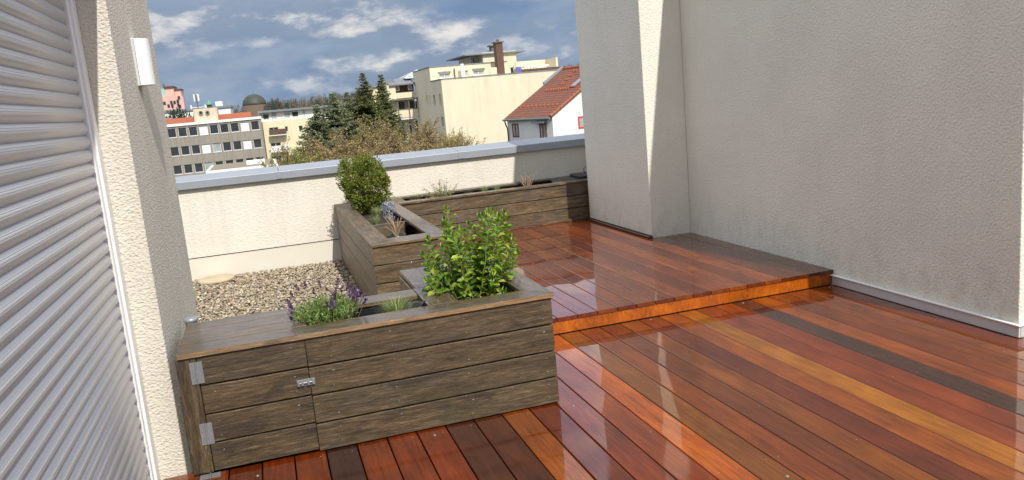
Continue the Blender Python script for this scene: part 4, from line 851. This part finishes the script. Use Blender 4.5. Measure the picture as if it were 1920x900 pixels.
for w, us in ((1.1, np.arange(.8, 6.4, .62)), (3.2, np.arange(2.0, 5.6, .36)), (3.9, (3.5, 3.85)), (4.5, (3.7, 4.05)), (5.1, (3.9, 4.25)), (5.7, (4.0, 4.4))):
    for u in us: MB().tube([hp(u, w, zz(w)+.19), hp(u, w+.16, zz(w+.16)+.30)], [.09, .05], 6).build('vent_tile', M['f_red'], rh)
w0, w1, u0, u1 = 3.35, 4.75, 1.2, 2.0; fr = MB()
def slab(me, u0, u1, w0, w1, h0, h1): me.add([hp(u, w, zz(w)+h) for h in (h0, h1) for w in (w0, w1) for u in (u0, u1)], [(0, 1, 3, 2), (4, 6, 7, 5), (0, 4, 5, 1), (2, 3, 7, 6), (0, 2, 6, 4), (1, 5, 7, 3)])
slab(fr, u0, u1, w0, w1, .171, .27); sk_ = fr.build('skylight', M['redframe'], rh); gl = MB(); slab(gl, u0+.1, u1-.1, w0+.12, w1-.1, .272, .29); gl.build('pane', M['skyl'], sk_)
me = MB(); slab(me, Lh-.12, Lh+.12, 4.2, Wd, .19, .42); me.build('end_flashing', M['zinc'], rh)
MB().tube([hp(-.15, -ov-.08, ze-.12), hp(Lh+.1, -ov-.08, ze-.12)], .09, 8).build('gutter', M['f_roof'], rh)
MB().tube([hp(Lh-.15, -ov-.08, ze-.15), hp(Lh-.15, -ov, ze-.5), hp(Lh-.15, -.12, ze-.9), hp(Lh-.15, -.12, -6)], .06, 8).build('downpipe', M['f_brown'], rh)
MB().tube([hp(2.4, Wd-.3, zr_+.1), hp(2.4, Wd-.3, zr_+.75)], .08, 10).build('flue', M['f_white'], rh)
def hwin(u0, u1, z0_, z1_, mull=2):
    f = MB(); s = -.05
    for a, b, c, d_ in ((u0, u0+.1, z0_, z1_), (u1-.1, u1, z0_, z1_), (u0+.1, u1-.1, z0_, z0_+.1), (u0+.1, u1-.1, z1_-.1, z1_), ((u0+u1)/2-.06, (u0+u1)/2+.06, z0_+.1, z1_-.1)):
        f.add([hp(u, w, z) for z in (c, d_) for w in (s, -.003) for u in (a, b)], [(0, 1, 3, 2), (4, 6, 7, 5), (0, 4, 5, 1), (2, 3, 7, 6), (0, 2, 6, 4), (1, 5, 7, 3)])
    w = f.build('window', M['redframe'], rh); g = MB(); g.add([hp(u, ww, z) for z in (z0_+.05, z1_-.05) for ww in (-.02, -.004) for u in (u0+.05, u1-.05)], [(0, 1, 3, 2), (4, 6, 7, 5), (0, 4, 5, 1), (2, 3, 7, 6), (0, 2, 6, 4), (1, 5, 7, 3)]); g.build('pane', M['glass_light'], w)
hwin(5.15, 6.15, -1.95, -.78); hwin(.9, 1.9, -2.1, -.85)
me = MB(); me.add([hp(u, w, z) for z in (-.80, -.66) for w in (-.5, -.004) for u in (.7, 2.3)], [(0, 1, 3, 2), (4, 6, 7, 5), (0, 4, 5, 1), (2, 3, 7, 6), (0, 2, 6, 4), (1, 5, 7, 3)]); me.build('awning', M['f_roof'], rh)
f = MB(); 
for a, b, c, d_, k_ in ((2.55, 2.68, -1.55, -.55, 0), (3.7, 3.83, -1.55, -.55, 0), (2.68, 3.7, -1.55, -1.42, 0), (2.68, 3.7, -.68, -.55, 0)):
    f.add([hp(u, w, z) for z in (c, d_) for u in (-.05, -.003) for w in (a, b)], [(0, 1, 3, 2), (4, 6, 7, 5), (0, 4, 5, 1), (2, 3, 7, 6), (0, 2, 6, 4), (1, 5, 7, 3)])
w = f.build('gable_window', plain('bright_red_frame', (.55, .06, .04), .5), rh); f = MB(); f.add([hp(u, w_, z) for z in (-1.5, -.6) for u in (-.02, -.004) for w_ in (2.6, 3.75)], [(0, 1, 3, 2), (4, 6, 7, 5), (0, 4, 5, 1), (2, 3, 7, 6), (0, 2, 6, 4), (1, 5, 7, 3)]); f.build('pane', M['glass_light'], w)
# ================================================================== TREES
def conifer(name, loc, H, slope, label, group, cols, seed, density=1.0):
    r = np.random.default_rng(seed); t = thing(name, loc, label, 'tree', group); ox, oy, oz = loc
    MB().tube([(ox, oy, oz), (ox, oy, oz+H*.6), (ox, oy, oz+H)], [.22, .12, .01], 8).build('trunk', M['bark'], t)
    P, D, Wd_, Ln = [], [], [], []; z = H
    while z > H*.25:
        rad = min((H-z)*slope+.12, 4.3); nb = int(6+rad*3.6*density)
        for i in range(nb):
            a = r.uniform(0, 6.28); Lb = rad*r.uniform(.65, 1.12); k = max(3, int(Lb*13))
            for j in range(k):
                tt = (j+.5)/k; s = Lb*tt; p_ = np.array([math.cos(a)*s, math.sin(a)*s, z-.28*Lb*tt+.30*Lb*tt**2+.02])
                for q in range(2):
                    sd = r.choice((-1, 1)); dd = np.array([math.cos(a)*.7-math.sin(a)*sd*.8, math.sin(a)*.7+math.cos(a)*sd*.8, r.uniform(-.25, .35)])
                    P.append(p_+r.normal(0, .05, 3)); D.append(dd); Ln.append((.16+.30*(1-tt)*min(1, Lb/2))*r.uniform(.7, 1.3)); Wd_.append(r.uniform(.10, .17))
        z -= .20+.05*r.random()
    P = np.array(P)+np.array(loc); n = len(P); leafy_cols = np.array(cols)[r.integers(0, len(cols), n)]*(1+r.uniform(-.3, .3, (n, 1)))
    V, Fc = leaf_arrays(P, np.array(D), np.array([[0, 0, 1.]]).repeat(n, 0)+r.normal(0, .4, (n, 3)), np.array(Ln), np.array(Wd_), .3)
    fast_mesh('crown', V, Fc, np.tile(leafy_cols, (2, 1)), M['needles'], t); return t
ccol = [(.13, .16, .075), (.17, .20, .10), (.10, .125, .06), (.24, .26, .15)]; bcol = [(.18, .215, .155), (.23, .27, .20), (.14, .17, .12), (.30, .33, .25)]
for i, (px, py, Yy, slp, cols, lab) in enumerate(((679, 140, 70, .50, ccol, 'tall dark fir tree with pointed top left of the slim one'), (713, 143, 73, .34, ccol, 'slim dark fir tree closest to the cream balcony house'),
        (622, 178, 66, .72, bcol, 'broad blue green spruce in front of the yellow apartment block'), (650, 176, 71, .55, bcol, 'blue green spruce with ragged top just left of the tall fir'), (592, 200, 64, .62, bcol, 'short blue green spruce at the left end of the conifers'))):
    q = at(px, py, Yy); conifer('conifer', (q[0], Yy, GZ), q[2]-GZ, slp, lab, 'conifers behind the budding trees', cols, 40+i, 1.15)
def budtree(name, loc, H, R_, cols, seed, label, group, nb=9000, thin=1.0):
    r = np.random.default_rng(seed); t = thing(name, loc, label, 'tree', group); base = np.array(loc, float); mb = MB(); P = []
    mb.tube([tuple(base), tuple(base+[.1, 0, H*.45])], [.24, .15], 8)
    for i in range(34):
        a = r.uniform(0, 6.28); sr = r.uniform(0, 1)**.5; b = base+[.05, 0, H*r.uniform(.42, .6)]
        e = base+[R_*1.25*sr*math.cos(a), R_*1.25*sr*math.sin(a), (H-.9)*(1-.16*sr*sr)*r.uniform(.88, 1.0)]; mid = (b+e)/2+r.normal(0, .2, 3)+[(e[0]-b[0])*.15, (e[1]-b[1])*.15, 0]
        d = (e-b)/np.linalg.norm(e-b)
        mb.tube([tuple(b), tuple(mid), tuple(e)], [.08, .045, .012], 5)
        for j in range(30):
            tt = r.uniform(.3, 1); s = (mid+(e-mid)*(tt-.5)*2) if tt > .5 else b+(mid-b)*tt*2; dd = d*.5+r.normal(0, .45, 3)+[0, 0, .7]; dd /= np.linalg.norm(dd); l2 = r.uniform(.5, 1.3); e2_ = s+dd*l2
            mb.tube([tuple(s), tuple(e2_)], [.018, .005], 3)
            for q in range(5):
                ss = s+dd*l2*r.uniform(.2, .8); d3 = dd+r.normal(0, .5, 3); d3 /= np.linalg.norm(d3); e3 = ss+d3*r.uniform(.25, .6); mb.tube([tuple(ss), tuple(e3)], [.009, .004], 3)
                m_ = int(nb/3900*3.4)
                for w in range(m_): P.append(ss+(e3-ss)*r.uniform(.2, 1.05)+r.normal(0, .03, 3))
    mb.build('trunk', M['bark'], t)
    P = np.array(P); n = len(P); c = np.array(cols)[r.integers(0, len(cols), n)]*(1+r.uniform(-.3, .3, (n, 1)))
    D = r.normal(size=(n, 3))+[0, 0, .6]; V, Fc = leaf_arrays(P, D, r.normal(size=(n, 3)), r.uniform(.06, .13, n), r.uniform(.03, .06, n), .3)
    fast_mesh('crown', V, Fc, np.tile(c, (2, 1)), M['leaf_matt'], t); return t
br = [(.38, .29, .15), (.45, .35, .19), (.31, .24, .13), (.38, .33, .13), (.27, .20, .12)]; gr = [(.26, .28, .06), (.34, .33, .09), (.23, .24, .08)]
bt = [(548, 268, 40, 1.9, gr, 'greenish budding tree at the left end of the brown trees'), (585, 240, 44, 2.2, br, 'brown budding tree in front of the blue green spruces'), (640, 247, 42, 2.2, br, 'brown budding tree below the ragged spruce'),
      (690, 222, 47, 2.3, br+gr[:1], 'brown and olive budding tree below the tall fir'), (742, 232, 43, 2.3, br, 'brown budding tree below the slim fir'), (795, 226, 46, 2.3, br, 'brown budding tree below the cream balconies'), (838, 236, 43, 1.7, br[:4]+gr[:1], 'rightmost brown budding tree against the blank cream wall')]
for i, (px, py, Yy, R_, cols, lab) in enumerate(bt):
    q = at(px, py-16, Yy); budtree('budding_tree', (q[0], Yy, GZ), (q[2]-GZ), R_, cols, 70+i, lab, 'budding trees beyond the parapet', 9000)
# distant bare trees on the horizon (one mass)
V_, F_, T_ = [], [], []; off = 0; r = np.random.default_rng(5)
cl = [(500+i*5.2, 192-(i*5.2)*.09+r.uniform(-7, 5), 380+r.uniform(-60, 120)) for i in range(42)]+[(440, 205, 300), (447, 199, 330), (336, 206, 180), (330, 209, 182), (322, 207, 185)]+[(1065+3*i, 128-r.uniform(0, 8), 330) for i in range(8)]
for px, py, Yy in cl:
    q = at(px, py, Yy); h_ = r.uniform(7, 10); wd = r.uniform(1.6, 4.2); n = 330; dark = r.random() < .18 or Yy < 190
    u = r.normal(size=(n, 3)); u /= np.linalg.norm(u, axis=1, keepdims=True); rad = r.uniform(.1, 1, n)**.5
    P = np.array([q[0], Yy, q[2]-h_*.5])+u*rad[:, None]*np.array([wd, wd, h_*.5]); P[:, 0] += (P[:, 0]-q[0])*-.5*np.clip((P[:, 2]-(q[2]-h_*.5))/(h_*.5), 0, 1)
    V, Fc = leaf_arrays(P, r.normal(size=(n, 3))*[.5, .5, .5]+[0, 0, 1.0], r.normal(size=(n, 3)), r.uniform(.7, 1.5, n), r.uniform(.08, .2, n), .2)
    c = (np.array([.05, .075, .05]) if dark else np.array([.19, .165, .135]))*(1+r.uniform(-.3, .3, (n, 1))); V_.append(V); F_.append(Fc+off); T_.append(np.tile(c, (2, 1))); off += len(V)
fw = fast_mesh('distant_woodland', np.concatenate(V_), np.concatenate(F_), np.concatenate(T_), M['leaf_matt']); fw['kind'] = 'stuff'
# distant ground rise so the horizon closes
hl2 = MB().add([(-900, 700, GZ), (900, 700, GZ), (900, 900, 3.2), (-900, 900, 3.4)], [(0, 1, 2, 3)]); struct(hl2.build('hills', facade('far_hills', (.10, .12, .12), .3)))
# ================================================================== LIGHT
S = Vector((.143, -1, .958)).normalized(); el = math.asin(S.z); azr = math.atan2(S.x, S.y)
sd = bpy.data.lights.new('sun', 'SUN'); sd.energy = 4.45; sd.angle = math.radians(.53); sd.color = (1, .945, .86)
so = bpy.data.objects.new('sun', sd); COL.objects.link(so); so.rotation_euler = S.to_track_quat('Z', 'Y').to_euler(); so.location = (0, 0, 30)
w = bpy.data.worlds.new('World'); sc.world = w; w.use_nodes = True; nt = w.node_tree; bg = nt.nodes['Background']; bg.inputs[1].default_value = .1
sky = N(nt, 'ShaderNodeTexSky', sky_type='NISHITA'); sky.sun_disc = False; sky.sun_elevation = el; sky.sun_rotation = azr % (2*math.pi); sky.altitude = 50
g = texco(nt, 'Generated'); sp = N(nt, 'ShaderNodeSeparateXYZ'); L(nt, g, sp.inputs[0])
Q = mapping(nt, g, (1, 1, 2.3), (5.1, 2.2, .9)); Qu = mapping(nt, g, (1, 1, 2.3), (5.1, 2.2, .94))
big = noise(nt, Q, 4.2, 5, .55, .3); nA = noise(nt, Q, 10.5, 10, .56, .1); nB = noise(nt, Qu, 10.5, 10, .56, .1); sh_ = noise(nt, mapping(nt, g, (1, 1, 5)), 5, 5, .5, .2)
azn = mth(nt, 'ARCTAN2', sp.outputs[0], sp.outputs[1]); zn = sp.outputs[2]
blob = None
for px, py, wx, wy, amp in ((430, 30, .08, .022, .13), (610, 30, .05, .022, .12), (330, 20, .05, .02, .1), (720, 20, .045, .022, .16), (740, 40, .03, .015, .1), (800, 60, .03, .012, .13), (880, 60, .05, .013, .15), (940, 55, .035, .014, .13), (990, 48, .02, .012, .12), (700, 72, .022, .004, .12), (708, 108, .022, .014, .14), (755, 110, .014, .007, .12), (620, 112, .025, .009, .17), (592, 145, .02, .006, .17),
        (495, 162, .013, .008, .13), (330, 55, .06, .012, .13), (430, 62, .08, .010, .12), (530, 66, .03, .014, .15), (610, 62, .05, .008, .14), (500, 15, .07, .02, .14), (290, 45, .02, .014, .1), (650, 52, .03, .009, .12),
        (960, 20, .07, .018, -.16), (1050, 70, .06, .02, -.08), (380, 110, .1, .016, -.12), (480, 110, .07, .014, -.12), (380, 180, .12, .012, -.16), (600, 170, .1, .006, -.1), (900, 82, .08, .005, -.08)):
    d = ray(px, py); d /= np.linalg.norm(d); a0, z0 = math.atan2(d[0], d[1]), d[2]
    dx = mth(nt, 'DIVIDE', mth(nt, 'SUBTRACT', azn, a0), wx); dz = mth(nt, 'DIVIDE', mth(nt, 'SUBTRACT', zn, z0), wy)
    r2 = mth(nt, 'ADD', mth(nt, 'MULTIPLY', dx, dx), mth(nt, 'MULTIPLY', dz, dz))
    gs = mth(nt, 'MULTIPLY', mth(nt, 'EXPONENT', mth(nt, 'MULTIPLY', r2, -.8)), amp*1.0); blob = gs if blob is None else mth(nt, 'ADD', blob, gs)
dens = mth(nt, 'ADD', mth(nt, 'ADD', mth(nt, 'MULTIPLY_ADD', nA, 1.25, -.125), blob), mth(nt, 'MULTIPLY_ADD', noise(nt, mapping(nt, g, (1, 1, 2.6), (4.2, 7.7, 0)), 6, 4, .5), .8, -.40))
topl = smooth(nt, mth(nt, 'SUBTRACT', nA, nB), -.05, .20)
slate = mixc(nt, smooth(nt, big, .38, .62), (1.9, 2.85, 4.5), (3.3, 4.1, 5.3))
slate = mixc(nt, mth(nt, 'MULTIPLY', smooth(nt, sh_, .5, .68), .55), slate, (3.2, 4.1, 5.5))
greyc = mixc(nt, topl, (2.5, 3.3, 4.6), (5.6, 6.0, 6.6))
c = mixc(nt, smooth(nt, dens, .28, .50), slate, greyc)
c = mixc(nt, mth(nt, 'MULTIPLY', smooth(nt, dens, .54, .80), mth(nt, 'MULTIPLY_ADD', topl, .95, .05)), c, (8.3, 8.0, 7.7))
up = smooth(nt, zn, .11, .26); hi = mixc(nt, smooth(nt, nA, .40, .60), (6.2, 7.6, 10.2), (12.5, 11.9, 11.7))
c = mixc(nt, up, c, hi)
c = mixc(nt, mth(nt, 'MULTIPLY', smooth(nt, noise(nt, Q, 3.1, 4, .5), .60, .75), .25), c, sky.outputs[0])
low_ = smooth(nt, zn, 0, -.02); c = mixc(nt, low_, c, (1.2, 1.3, 1.4))
L(nt, c, bg.inputs[0])
sc.view_settings.view_transform = 'Standard'; sc.view_settings.look = 'None'; sc.view_settings.gamma = 1; sc.view_settings.exposure = 0; sc.view_settings.use_curve_mapping = False
sc.cycles.max_bounces = 8; sc.cycles.diffuse_bounces = 4; sc.cycles.glossy_bounces = 4; sc.cycles.use_denoising = True; sc.cycles.sample_clamp_indirect = 8
